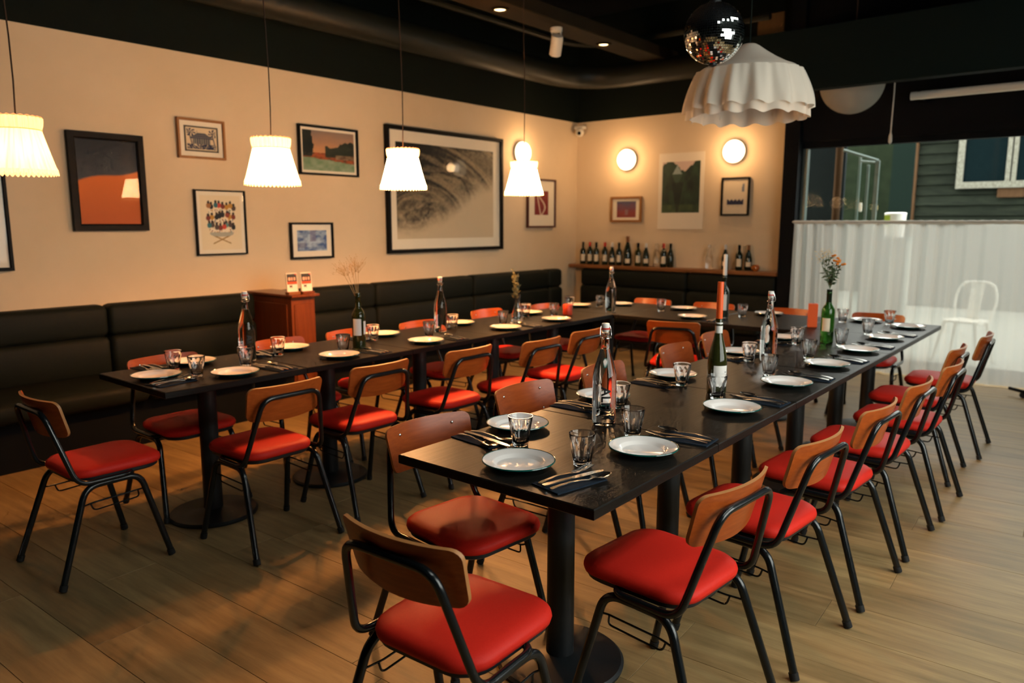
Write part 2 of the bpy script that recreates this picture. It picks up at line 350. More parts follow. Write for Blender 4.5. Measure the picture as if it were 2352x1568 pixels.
# street window behind the cafe curtain
w1 = struct('window_1', MB().box(-2.72, 1.24, 8.05, 8.13, 0, 0.12).box(-2.72, 1.24, 8.05, 8.13, 2.21, 2.27), M_BLACK, label='shopfront window behind the sheer curtain')
obj('window_frame', MB().box(-2.715, -2.665, 8.05, 8.12, 0.12, 2.21, 0.004), M_ALU, w1)
obj('window_frame', MB().box(0.35, 0.42, 8.05, 8.12, 0.12, 2.21, 0.004), M_ALU, w1)
for a, b in ((-2.665, 0.35), (0.42, 1.24)):
    obj('pane', MB().box(a, b, 8.083, 8.089, 0.12, 2.21), M_PANE, w1)

# ================================================================== CEILING GEAR
def one(name, mb, m, label, cat, smooth=True, group=None): return tag(obj(name, mb, m, None, smooth), label, cat, group)
one('ventilation_duct', MB().tube(fillet([(-5.24, -2.9, 3.12), (-5.24, 7.72, 3.12), (-2.9, 7.72, 3.12)], 0.7, 10), 0.13, 16), M_DUCT, 'thick dark round duct bending around under the ceiling corner', 'duct')
one('ceiling_pipe', MB().tube(fillet([(-5.05, -2.9, 3.42), (-5.05, 7.45, 3.42), (-2.9, 7.45, 3.42)], 0.6, 10), 0.035, 10), M_DUCT, 'thin dark pipe running above the thick round duct', 'pipe')
one('ceiling_beam', MB().box(-4.42, -4.12, -2.9, 7.95, 3.22, 3.34, 0.006), M_BEAMC, 'long brown ceiling raft carrying recessed downlights', 'beam', False)
one('ceiling_beam', MB().box(-2.86, 1.23, 7.30, 7.50, 2.86, 3.10, 0.005), M_TEAL, 'dark teal cross beam above the street window', 'beam', False)
one('ceiling_beam', MB().box(-2.86, 1.23, 6.30, 6.42, 2.505, 2.98, 0.005), M_TEAL, 'dark teal rail in front of the round white lamp', 'beam', False)
one('ceiling_beam', MB().box(-3.2, 1.23, 5.0, 5.3, 3.55, 3.75, 0.005), M_BLACK, 'black cross beam high over the right-hand tables', 'beam', False)
def downlight(y, label):
    t = thing('downlight', label, 'ceiling light', (-4.27, y, 3.22))
    obj('trim_ring', MB().lathe([(0.052, 0.0), (0.075, -0.002), (0.078, -0.012), (0.056, -0.016), (0.052, 0.0)], 28), M_BEAMC, t, True)
    obj('lamp_lens', MB().lathe([(0.001, -0.012), (0.03, -0.010), (0.05, -0.004), (0.05, 0.0)], 24, cap0=True), M_DOWNG, t, True)
    d = bpy.data.lights.new('downlight_beam', 'SPOT'); d.energy = DOWN_W; d.color = (1, 0.66, 0.34); d.spot_size = 1.5; d.spot_blend = 0.5; d.shadow_soft_size = 0.04
    o = bpy.data.objects.new('downlight_beam', d); C.objects.link(o); o.location = (0, 0, -0.03); o.parent = t
downlight(5.05, 'round recessed downlight on brown ceiling raft, nearer one')
downlight(6.65, 'round recessed downlight on brown ceiling raft, farther one')
t = thing('spotlight', 'white cylindrical track spotlight hanging from brown ceiling raft', 'spotlight', (-4.27, 5.85, 3.22))
obj('mount', MB().lathe([(0.055, 0), (0.055, -0.03), (0.045, -0.035)], 20, cap0=True, cap1=True), M_WHITEP, t, True)
for sx in (-1, 1): obj('bracket', MB().tube([(sx*0.05, 0, -0.03), (sx*0.055, 0, -0.13)], 0.008, 8), M_WHITEP, t, True)
h = obj('lamp_head', MB().lathe([(0.03, 0.09), (0.05, 0.085), (0.055, 0.06), (0.055, -0.09), (0.048, -0.095), (0.044, -0.05)], 24, cap0=True, cap1=True), M_WHITEP, t, True)
h.location = (0, 0, -0.15); h.rotation_euler = (0.35, 0.45, 0)
# round white lamp and blind tube by the window
t = thing('globe_lamp', 'large round white paper lamp half hidden behind dark rail', 'ceiling light', (-1.98, 7.0, 2.64))
obj('lamp_shade', MB().ball((0, 0, 0), 0.26, 32, 24), cloth('paper_lamp', (0.42, 0.40, 0.35), 0.3), t, True)
obj('cord', MB().tube([(0, 0, 0.25), (0, 0, 1.3)], 0.006, 6), M_CORD, t)
t = thing('roller_blind', 'white roller blind tube above the right window', 'blind', (0.2, 7.62, 2.57))
obj('blind_tube', MB().tube([(-1.85, 0, 0), (1.0, 0, 0)], 0.035, 16), M_WHITEP, t, True)
obj('bracket', MB().box(-1.80, -1.77, -0.02, 0.36, -0.02, 0.03), M_BLACK, t); obj('bracket', MB().box(0.95, 0.98, -0.02, 0.36, -0.02, 0.03), M_BLACK, t)
t = thing('blind_cord', 'thin white pull cord hanging in front of window', 'cord', (-1.73, 7.35, 2.86))
obj('cord', MB().tube([(0, 0, 0), (0.004, 0, -0.3), (0, 0, -0.62)], 0.006, 6), M_WHITEP, t, True); obj('cord_end', MB().lathe([(0.006, -0.62), (0.014, -0.65), (0.016, -0.70), (0.005, -0.72)], 10, cap0=True, cap1=True), M_WHITEP, t, True)

# ================================================================== CURTAIN
def curtain():
    P = []; n = 460; xs = []
    for i in range(n+1):
        x = -2.70+3.6*i/n; xs.append(x)
    zs = [0.012, 0.12, 0.35, 0.6, 0.85, 1.1, 1.3, 1.42, 1.452]
    rings = []
    for z in zs:
        row = []; k = 1-0.35*(z/1.45)
        for x in xs:
            g = 1.0 if x < -1.75 else max(0.30, 1-(x+1.75)*1.1)
            ph = 42*x+3*math.sin(2.1*x)+1.3*math.sin(5.3*x+0.7)+0.6*(1.45-z)*math.sin(3*x)
            y = 7.86+g*(0.028*math.sin(ph)+0.012*math.sin(2.3*ph+1.0))*k+0.012*math.sin(7*x+z)
            row.append((x, y, z))
        rings.append(row)
    return MB().loft(rings, False, False, closed=False)
t = thing('cafe_curtain', 'sheer white cafe curtain hanging across the lower window', 'curtain', (0, 0, 0))
obj('curtain_cloth', curtain(), M_SHEER, t, True, None)
obj('curtain_rod', MB().tube([(-2.715, 7.86, 1.465), (0.95, 7.86, 1.465)], 0.011, 12), M_WHITEP, t, True)
obj('curtain_header', MB().tube([(-2.70+0.03*i, 7.86+0.002*math.sin(i*1.7), 1.462+0.002*math.sin(i*2.3)) for i in range(121)], 0.017, 8), cloth('curtain_header', (0.8, 0.79, 0.74), 0.4), t, True)

# ================================================================== OUTSIDE
struct('ground_outside', MB().box(-24, 22, 8.30, 45, -0.12, -0.02), M_GROUND, label='pale concrete yard outside the window')
bl = thing('clapboard_building', 'dark weathered clapboard building seen through the window', 'building', (0, 15.0, 0))
KS = 15.0/10.5
def bb(x0, x1, y0, y1, z0, z1): return MB().box(x0*KS, x1*KS, y0*KS, y1*KS, 1.455+(z0-1.455)*KS, 1.455+(z1-1.455)*KS)
obj('wall', MB().box(-3.12, 8, 0.05, 3.0, -0.02, 3.55), M_BLACK, bl)
bmesh_board = mesh('board', MB().add([(-3.08, 0.0, 0), (7.9, 0.0, 0), (7.9, 0.040, 0.186), (-3.08, 0.040, 0.186), (-3.08, 0.045, 0), (7.9, 0.045, 0)], [(0, 1, 2, 3), (0, 4, 5, 1), (0, 3, 4), (1, 5, 2)]), M_BOARD)
for i in range(20): obj('board', bmesh_board, None, bl, loc=(random.uniform(-0.01, 0.01), 0, i*0.177-0.01))
obj('corner_board', MB().box(-3.18, -3.05, -0.05, 0.07, 0, 3.56, 0.004), M_RUST, bl)
wn = obj('window_frame', bb(-1.70, -1.63, -0.06, 0.0, 1.86, 2.85), M_PEEL, bl); obj('sill', bb(-1.63, -0.62, -0.06, 0.0, 1.86, 1.935), M_PEEL, wn)
for a in ((-1.205, -1.16, -0.06, 0.0, 1.935, 2.85), (-1.145, -1.10, -0.055, 0.0, 1.935, 2.85), (-0.69, -0.62, -0.06, 0, 1.935, 2.85), (-1.63, -0.69, -0.06, 0, 2.78, 2.85)): obj('sash', bb(*a), M_PEEL, wn)
obj('pane', bb(-1.63, -1.205, -0.03, -0.02, 1.935, 2.78), M_DARKPANE, wn); obj('pane', bb(-1.10, -0.69, -0.03, -0.02, 1.935, 2.78), M_DARKPANE, wn)
obj('patch_board', bb(-1.27, -0.9, -0.035, -0.015, 1.75, 1.86), M_RUST, bl)
b2 = thing('glass_entrance', 'glazed entrance porch beside the clapboard building', 'porch', (0, 8.9, 0))
obj('steel_column', MB().tube([(-2.63, 0.1, -0.02), (-2.63, 0.1, 3.6)], 0.04, 12), M_RUST, b2, True)
obj('door_post', MB().box(-2.225, -2.185, 0, 0.04, -0.02, 2.12, 0.003), M_ALU, b2); obj('door_post', MB().box(-2.385, -2.36, 0.3, 0.33, -0.02, 2.10, 0.003), M_ALU, b2)
obj('door_post', MB().box(-2.53, -2.505, 0.5, 0.53, -0.02, 2.2, 0.003), M_ALU, b2)
obj('door_head', MB().tube([(-2.56, 0.0, 2.25), (-2.20, 0.02, 2.12)], 0.016, 6), M_ALU, b2); obj('door_head', MB().tube([(-2.40, 0.1, 2.13), (-2.20, 0.06, 2.10)], 0.012, 6), M_ALU, b2)
obj('pane', MB().box(-2.505, -2.225, 0.32, 0.326, 0.0, 2.1), M_PANE, b2)
obj('door_pull', MB().box(-2.43, -2.405, 0.27, 0.30, 1.58, 1.68, 0.006), M_WHITEP, b2)
one('steel_panel', MB().box(-3.4, -2.66, 9.35, 9.40, -0.02, 2.9), mat('blue_grey_panel', rgb('141c1f'), 0.7, spec=0.1), 'dark blue grey panel wall outside left of the porch', 'panel', False)
one('green_hedge_panel', MB().box(-7.4, -3.25, 17.3, 17.4, -0.02, 4.2), M_GREENP, 'mossy green wall at the far end of the yard', 'wall panel', False)
one('dark_gate', MB().box(-3.1, -2.78, 13.4, 13.46, -0.02, 2.9), mat('dark_gate', rgb('101a16'), 0.8, spec=0.05), 'dark green gate beside the corner board outside', 'gate', False)
t = thing('plastic_tub', 'white plastic tub with green label standing outside the window', 'tub', (-2.05, 9.2, 1.30))
obj('tub_body', MB().lathe([(0.095, 0), (0.11, 0.25), (0.114, 0.26), (0.108, 0.265), (0.09, 0.27)], 28, cap0=True, cap1=True), M_CERAMIC, t, True)
obj('tub_label', MB().box(-0.09, -0.03, -0.104, -0.098, 0.12, 0.24), mat('lime_label', rgb('9db23a'), 0.6), t)
t2 = thing('crate_stack', 'grey plinth standing under the white tub outside', 'plinth', (-2.05, 9.2, -0.02)); obj('body', MB().box(-0.28, 0.16, -0.14, 0.14, 0, 1.32, 0.01), M_GROUND, t2); obj('plinth_top', MB().box(-0.29, 0.17, -0.15, 0.15, 1.29, 1.32, 0.004), M_ALU, t2)
# white metal patio chair behind the curtain
t = thing('patio_chair', 'white metal patio chair standing behind the sheer curtain', 'chair', (-1.28, 9.15, -0.02), PI*0.93)
wp = M_WHITEP
obj('seat', MB().loft([[(x, y, 0.44) for x, y in rrect(0.36, 0.36, 0.08)], [(x, y, 0.46) for x, y in rrect(0.36, 0.36, 0.08)]]), wp, t)
obj('back_frame', MB().tube(fillet([(-0.17, -0.15, 0.45), (-0.21, -0.22, 0.66), (-0.16, -0.25, 0.85), (0.16, -0.25, 0.85), (0.21, -0.22, 0.66), (0.17, -0.15, 0.45)], 0.12, 8), 0.013, 10), wp, t, True)
obj('back_slat', MB().loft([[(-0.055, -0.16, 0.45), (0.055, -0.16, 0.45), (0.055, -0.152, 0.45), (-0.055, -0.152, 0.45)], [(-0.065, -0.25, 0.84), (0.065, -0.25, 0.84), (0.065, -0.242, 0.84), (-0.065, -0.242, 0.84)]]), wp, t)
for sx in (-1, 1):
    for sy in (-1, 1): obj('leg', MB().tube([(sx*0.15, sy*0.15, 0.44), (sx*0.22, sy*0.22, 0.0)], 0.022, 8, r1=0.013), wp, t, True)

# ================================================================== BANQUETTES AND CABINET
def cushion(x0, x1, y0, y1, z0, z1, r=0.03):
    """rounded upholstered block, soft on all edges"""
    rings = []
    for (dz, ins) in ((0, r), (r*0.3, r*0.35), (r, 0), (z1-z0-r, 0), (z1-z0-r*0.3, r*0.35), (z1-z0, r)):
        rings.append([(x, y, z0+dz) for x, y in rrect((x1-x0)-2*ins, (y1-y0)-2*ins, max(r-ins*0.5, 0.004), 3, (x0+x1)/2, (y0+y1)/2)])
    return MB().loft(rings)
bq = thing('banquette', 'long dark green leather banquette against the picture wall', 'banquette', (0, 0, 0))
for a, b in ((-2.8, 3.36), (3.63, 8.1)): obj('base', MB().box(XW+0.02, -4.96, a, b, 0.0, 0.30), M_BLACK, bq)
js = [-2.8, -0.5, 0.86, 2.22, 3.36]; js2 = [3.62, 4.62, 5.98, 7.34, 7.62]
for seq in (js, js2):
    for a, b in zip(seq[:-1], seq[1:]):
        obj('seat_cushion', cushion(XW+0.14, -4.88, a+0.003, b-0.003, 0.30, 0.42, 0.035), M_BENCH, bq, True, 60)
        u = obj('back_cushion', cushion(XW+0.01, XW+0.17, a+0.003, b-0.003, 0.675, 0.895, 0.035), M_BENCH, bq, True, 60)
        obj('back_cushion', cushion(XW+0.01, XW+0.18, a+0.003, b-0.003, 0.40, 0.678, 0.035), M_BENCH, bq, True, 60)
bq2 = thing('banquette', 'dark green leather banquette along the end wall under the bottles', 'banquette', (0, 0, 0))
obj('base', MB().box(-4.94, -2.90, 7.56, 8.13, 0.0, 0.30), M_BLACK, bq2)
for a, b in ((-5.40, -3.93), (-3.93, -2.89)):
    obj('seat_cushion', cushion(max(a, -4.87)+0.003, b-0.003, 7.48, 8.0, 0.30, 0.42, 0.035), M_BENCH, bq2, True, 60)
    obj('back_cushion', cushion(a+0.003, b-0.003, 7.96, 8.13, 0.675, 0.89, 0.035), M_BENCH, bq2, True, 60)
    obj('back_cushion', cushion(a+0.003, b-0.003, 7.94, 8.13, 0.40, 0.678, 0.035), M_BENCH, bq2, True, 60)
one('bottle_shelf', MB().box(-5.58, -2.88, 7.955, 8.148, 0.893, 0.935, 0.004), M_SHELF, 'brown wooden ledge holding wine bottles on the end wall', 'shelf', False)
cb = thing('wooden_cabinet', 'dark reddish wooden cabinet dividing the banquette, cards on top', 'cabinet', (0, 0, 0))
obj('body', MB().box(XW+0.01, -4.985, 3.385, 3.60, 0.0, 0.885, 0.004), M_CAB, cb)
obj('cabinet_top', MB().box(XW+0.005, -4.94, 3.365, 3.62, 0.885, 0.905, 0.004), M_CAB, cb)
obj('side_panel', MB().box(XW+0.06, -5.04, 3.377, 3.386, 0.08, 0.83, 0.003), M_CAB, cb); obj('end_panel', MB().box(-4.986, -4.978, 3.41, 3.575, 0.08, 0.83, 0.003), M_CAB, cb)

# ---- printed surfaces: colour computed per point of a fine grid
def vnoise(seed):
    rnd = random.Random(seed); g = {}
    def h(i, j):
        if (i, j) not in g: g[(i, j)] = rnd.random()
        return g[(i, j)]
    def f(x, y):
        i, j = math.floor(x), math.floor(y); fx, fy = x-i, y-j; fx = fx*fx*(3-2*fx); fy = fy*fy*(3-2*fy)
        return (h(i, j)*(1-fx)+h(i+1, j)*fx)*(1-fy)+(h(i, j+1)*(1-fx)+h(i+1, j+1)*fx)*fy
    return f
def fbm(nf, x, y, o=4):
    s = 0; a = 0.5
    for k in range(o): s += a*nf(x*2**k, y*2**k); a *= 0.5
    return s
def mixc(a, b, t): t = min(1, max(0, t)); return tuple(x*(1-t)+y*t for x, y in zip(a, b))
def print_mesh(name, w, h, fn, n=70, m=None):
    nx, ny = max(6, int(n*min(1, w/h))), max(6, int(n*min(1, h/w))); mb = MB(); cols = []
    for j in range(ny+1):
        for i in range(nx+1): mb.v.append((w*(i/nx-0.5), 0, h*(j/ny-0.5))); cols.append(fn(i/nx, j/ny))
    for j in range(ny):
        for i in range(nx): a = j*(nx+1)+i; mb.f.append((a, a+1, a+nx+2, a+nx+1))
    me = bpy.data.meshes.new(name); me.from_pydata(mb.v, [], mb.f); me.materials.append(m or M_PRINT)
    ca_ = me.color_attributes.new('print', 'FLOAT_COLOR', 'POINT')
    for i, c in enumerate(cols): ca_.data[i].color = (*c, 1)
    return me
def picture(label, wall, pos, z0, z1, a0, a1, fm, fw, fd, fn, mat_in=0.0, tilt=0.0, n=70, glass=True, cat='picture', matm=None, inner=None):
    """wall 'L': along Y on the left wall; 'B': along X on the end wall. local frame: x along wall (to the right), y out of wall negative, z up"""
    w, h = a1-a0, z1-z0
    if wall == 'L': loc = (XW+0.006, (a0+a1)/2, (z0+z1)/2); rz = PI/2
    else: loc = ((a0+a1)/2, YB-0.006, (z0+z1)/2); rz = 0
    t = thing('framed_picture', label, cat, loc, rot=(-tilt, 0, rz)); t.location = loc
    if fw > 0:
        fb = MB()
        pr = [(0, 0), (0, -fd), (fw*0.8, -fd), (fw, -fd*0.8), (fw, 0)]
        rings = []
        for (sx, sz) in ((-1, -1), (1, -1), (1, 1), (-1, 1)):
            rings.append([(sx*(w/2-a), y, sz*(h/2-a)) for a, y in pr])
        rings.append(rings[0]); fb.loft(rings, False, False)
        obj('frame', fb, fm, t)
    bd = obj('backing', MB().box(-w/2+fw*0.5, w/2-fw*0.5, -fd*0.45, 0.0, -h/2+fw*0.5, h/2-fw*0.5), matm or M_MATB, t)
    iw, ih = w-2*fw, h-2*fw
    l, r, b, tp = inner if inner else (mat_in, mat_in, mat_in, mat_in)
    pm = print_mesh('print', iw-l-r, ih-b-tp, fn, n)
    o = obj('print', pm, None, t); o.location = ((l-r)/2, -fd*0.45-0.0012, (b-tp)/2)
    if glass: obj('glass_pane', MB().box(-iw/2, iw/2, -fd*0.72, -fd*0.72+0.0015, -ih/2, ih/2), M_PICGLASS, t)
    return t
def c8(h): return rgb(h)
n1, n2, n3 = vnoise(3), vnoise(11), vnoise(23)
def p_orange(u, v):
    e = 0.50+0.14*u+0.02*math.sin(6*u)
    top = mixc(c8('3a3d42'), c8('14161c'), (v-e)/(1-e)+0.2*(n1(u*3, v*3)-0.5)); bot = mixc(c8('d96a18'), c8('b8520f'), 1-v/e)
    return mixc(bot, top, (v-e)/0.02)
def p_hut(u, v):
    cr, bl, gy = c8('d8c3a0'), c8('1f2a48'), c8('7d7a70')
    if u < 0.05 or u > 0.95 or v < 0.06 or v > 0.94: return c8('3a342c')
    if u < 0.08 or u > 0.92 or v < 0.10 or v > 0.90: return cr
    roof = 0.78-max(0, abs(u-0.5)-0.06)*0.85
    if v < 0.30: return mixc(bl, cr, 1.0 if n2(u*30, v*60+u*20) > 0.72 else 0)
    if 0.24 < u < 0.76 and 0.3 < v < 0.52: return gy if math.sin(u*95) > -0.4 else bl
    if 0.16 < u < 0.84 and 0.50 < v < roof and v < 0.74: return mixc(bl, gy, 0.35+0.3*math.sin(v*80))
    for px, py in ((0.18, 0.76), (0.85, 0.74)):
        d = math.hypot(u-px, (v-py)*0.9); a = math.atan2(v-py, u-px)
        if d < 0.15 and math.sin(a*7+d*25) > 0: return bl
        if abs(u-px-0.03*math.sin(v*6)) < 0.015 and 0.3 < v < py: return bl
    return mixc(cr, bl, 0.0 if n2(u*8, v*8) < 0.8 else 0.25)
rp = random.Random(5); ppl = []
for row, vy in enumerate((0.80, 0.62, 0.44)):
    for k in range(8):
        ppl.append((0.20+0.088*k+rp.uniform(-0.02, 0.02), vy+rp.uniform(-0.035, 0.03), rp.choice(['7a2f22', '2f6f78', 'b8862e', '1d1d22', '8a3a2a', '4f8a86', 'c23a2a', '51403a', 'a36a3a'])))
def p_people(u, v):
    bgc = c8('e2d2b2')
    for x, y, c in ppl:
        if math.hypot((u-x)/0.030, (v-y-0.06)/0.028) < 1: return c8('2a1d18')
        if math.hypot((u-x)/0.056, (v-y)/0.05) < 1: return c8(c)
    for vy in (0.71, 0.53, 0.36):
        if 0.2 < u < 0.8 and abs(v-vy) < 0.035: return mixc(c8('e8dcc4'), rp_c(u, v), 0.8 if n1(u*40, v*40) > 0.6 else 0)
    if math.hypot((u-0.5)/0.30, (v-0.30)/0.06) < 1: return c8('a9a79a')
    if abs((v-0.19)-(u-0.5)*0.35) < 0.012 and 0.28 < u < 0.72 or abs((v-0.19)+(u-0.5)*0.35) < 0.012 and 0.28 < u < 0.72: return c8('9a7430')
    return bgc
def rp_c(u, v): return (c8('b8862e'), c8('7a2f22'), c8('2f6f78'))[int(n2(u*20, v*20)*2.99)]
def p_land(u, v):
    nz = fbm(n1, u*6, v*6); sky = mixc(c8('c28a5e'), c8('7d7068'), (v-0.5)*1.8+0.4*(fbm(n2, u*4, v*7)-0.5))
    col = sky
    if v < 0.42+0.05*nz: col = mixc(c8('b4531f'), c8('3d2c18'), fbm(n3, u*16, v*16)*1.5-0.2)
    if v < 0.30-0.12*u+0.06*nz: col = mixc(c8('4d7a4c'), c8('93a48c'), fbm(n2, u*9, v*9)*1.4-0.1)
    tr = 0.66+0.10*math.sin(u*9)+0.12*(fbm(n3, u*14, 3)-0.5)
    if u > 0.42 and 0.36 < v < tr+0.04*fbm(n1, u*30, v*30): col = mixc(c8('10160f'), c8('25301c'), nz)
    if u > 0.62 and 0.30 < v < 0.42: col = mixc(c8('8f7a5c'), c8('4b2a18'), fbm(n1, u*20, v*25)*1.6-0.2)
    if u < 0.14+0.10*fbm(n2, v*8, 2) and v > 0.36: col = c8('0f1812')
    return col
def p_blue(u, v):
    a = fbm(n1, u*7, v*7); c = mixc(c8('2d4d84'), c8('9fb2c8'), (a-0.3)*2.6)
    if 0.42 < u < 0.62 and v > 0.45: c = mixc(c, c8('6f6a86'), 0.7)
    if u < 0.3 and 0.15 < v < 0.4: c = mixc(c, c8('555070'), 0.6)
    return c
def p_swirl(u, v):
    x, y = u-0.22, v-0.24; r = math.hypot(x, y*1.1); a = math.atan2(y, x)
    s = fbm(n1, 5*u+2.2*math.sin(r*14+a), 5*v+2.2*math.cos(r*14-a), 5); fine = n3(u*70, v*55)
    dk = 0.30+0.62*(v-0.45)-0.42*(u-0.35); t = dk+0.22+1.5*(s-0.48)+0.35*(fine-0.5)
    b = v-0.05-0.40*u+0.10*math.sin(u*5)
    t *= min(1, max(0, b*5+0.15))
    return mixc(mixc(c8('c8b596'), c8('93805f'), min(1, max(0, b*4))*0.8), c8('16140f'), t)
def p_red(u, v): return mixc(c8('7a1f24'), c8('d8c2b0'), 1 if abs(u-0.5-0.25*math.sin(v*5)) < 0.045 or abs(u-0.35+0.3*(v-0.3)) < 0.035 else 0)
def p_purple(u, v):
    c = mixc(c8('8c3a38'), c8('55506c'), (v-0.3)*1.6+0.6*(fbm(n1, u*5, v*5)-0.5)); return mixc(c, c8('8f7f86'), 0.6 if 0.42 < u < 0.6 and 0.15 < v < 0.5 else 0)
def p_jungle(u, v):
    c = mixc(c8('13201a'), c8('2f4a36'), fbm(n2, u*7, v*6)*1.3-0.2)
    if v > 0.90+0.10*math.sin(u*8)+0.05*n1(u*20, 1): c = c8('c9b0a4')
    if abs(u-0.40) < 0.14*(1-abs(v-0.74)*5): c = mixc(c8('1d3a22'), c8('8a9a96'), 1 if v > 0.75 else 0.1)
    if v < 0.16: c = mixc(c8('4c5c38'), c, 0.4+0.8*(n1(u*9, v*9)-0.3))
    if abs(u-0.42) < 0.20*(v+0.15) and v < 0.6: c = mixc(c, c8('0d1712'), 0.7)
    return c
def p_cars(u, v):
    c = c8('d9c8ad')
    if 0.16 < u < 0.84 and 0.27 < v < 0.40+0.02*math.sin(u*40): return c8('232846') if n1(u*16, v*8) > 0.15 else c8('5a5f7c')
    if 0.76 < u < 0.86 and 0.64 < v < 0.86 and u-0.76 > (v-0.75)*0.3: return c8('6d7486')
    if 0.18 < u < 0.80 and 0.20 < v < 0.235 and math.sin(u*120) > 0: return c8('a89a86')
    return c
def p_lines(u, v): return mixc(c8('d9c39a'), c8('2a241c'), 1 if n1(u*14, v*18) > 0.78 else 0)
picture('black framed print with pale mat cut off at left edge', 'L', 0, 1.15, 1.80, 1.22, 1.72, M_FRAMEB, 0.022, 0.03, p_lines, 0.07)
picture('wide black frame with dark grey and orange poster', 'L', 0, 1.40, 2.07, 2.10, 2.605, M_FRAMEB, 0.048, 0.035, p_orange, 0.0, n=90)
picture('small oak framed blue woodcut of a stilt hut', 'L', 0, 1.94, 2.235, 2.87, 3.25, M_FRAMEO, 0.018, 0.03, p_hut, 0.035, n=110)
picture('thin black framed print of a crowd dining around tables', 'L', 0, 1.205, 1.71, 2.97, 3.395, M_FRAMEB, 0.012, 0.03, p_people, 0.03, n=110)
picture('black framed sunset landscape with dark trees', 'L', 0, 1.87, 2.29, 3.93, 4.565, M_FRAMEB, 0.018, 0.035, p_land, 0.022, n=100)
picture('small black framed blue abstract print above wooden cabinet', 'L', 0, 1.145, 1.46, 3.81, 4.255, M_FRAMEB, 0.018, 0.03, p_blue, 0.05, n=60)
picture('very large black framed drawing of swirling dark waves', 'L', 0, 1.16, 2.38, 4.90, 6.61, M_FRAMEB, 0.038, 0.05, p_swirl, 0.0, n=170, inner=(0.085, 0.11, 0.10, 0.11))
picture('red brown framed crimson print beside the wall lamp', 'L', 0, 1.40, 1.98, 7.09, 7.65, M_FRAMER, 0.022, 0.03, p_red, 0.0, n=50, inner=(0.12, 0.12, 0.13, 0.12))
picture('small oak framed purple and red print under round lamp', 'B', 0, 1.465, 1.775, -5.07, -4.635, M_FRAMEO, 0.028, 0.03, p_purple, 0.0, n=50, inner=(0.06, 0.05, 0.03, 0.03))
picture('unframed cream poster with dark jungle photo', 'B', 0, 1.385, 2.26, -4.42, -3.84, M_PAPER, 0.0, 0.01, p_jungle, 0.0, n=80, glass=False, cat='poster', matm=M_PAPER, inner=(0.05, 0.05, 0.19, 0.10))
picture('black framed print of a row of blue cars', 'B', 0, 1.535, 1.955, -3.62, -3.295, M_FRAMEB, 0.02, 0.03, p_cars, 0.0, n=70)
def sconce(loc, rz, label):
    t = thing('wall_lamp', label, 'wall lamp', loc, rz, 'round opal wall lamps')
    b = MB().lathe([(0.055, 0.0), (0.118, 0.004), (0.125, 0.02), (0.118, 0.028)], 40, cap0=True, cap1=True); o = obj('back_plate', b, M_CERAMIC, t, True); o.rotation_euler = (PI/2, 0, 0)
    g = MB().lathe([(0.122, 0.024), (0.124, 0.045), (0.112, 0.072), (0.085, 0.092), (0.062, 0.10)], 44, rf=lambda a, k: 1+0.012*math.sin(a*22)); o = obj('glass_dome', g, M_SCONCE, t, True); o.rotation_euler = (PI/2, 0, 0)
    g = MB().lathe([(0.062, 0.10), (0.045, 0.118), (0.02, 0.127), (0.001, 0.129)], 32); o = obj('bulb', g, M_SCONCEC, t, True); o.rotation_euler = (PI/2, 0, 0)
    d = bpy.data.lights.new('wall_lamp_light', 'POINT'); d.energy = SCONCE_W; d.color = (1.0, 0.60, 0.28); d.shadow_soft_size = 0.06
    o = bpy.data.objects.new('wall_lamp_light', d); C.objects.link(o); o.parent = t; o.location = (0, -0.22, 0)
sconce((-4.85, YB-0.002, 2.215), 0, 'round glowing wall lamp above the small oak frame')
sconce((-3.49, YB-0.002, 2.235), 0, 'round glowing wall lamp above the black framed car print')
sconce((XW+0.002, 6.98, 2.26), PI/2, 'round glowing wall lamp on the picture wall behind a pendant')
t = thing('security_camera', 'small white security camera in the wall corner', 'camera', (-5.50, 8.07, 2.60))
obj('mount', MB().box(-0.08, 0.05, -0.03, 0.05, 0.02, 0.06, 0.006), M_WHITEP, t); obj('body', MB().ball((0, -0.02, -0.02), 0.055, 20, 14), M_WHITEP, t, True); obj('lens', MB().ball((0.02, -0.06, -0.035), 0.024, 14, 10), M_BLACK, t, True)

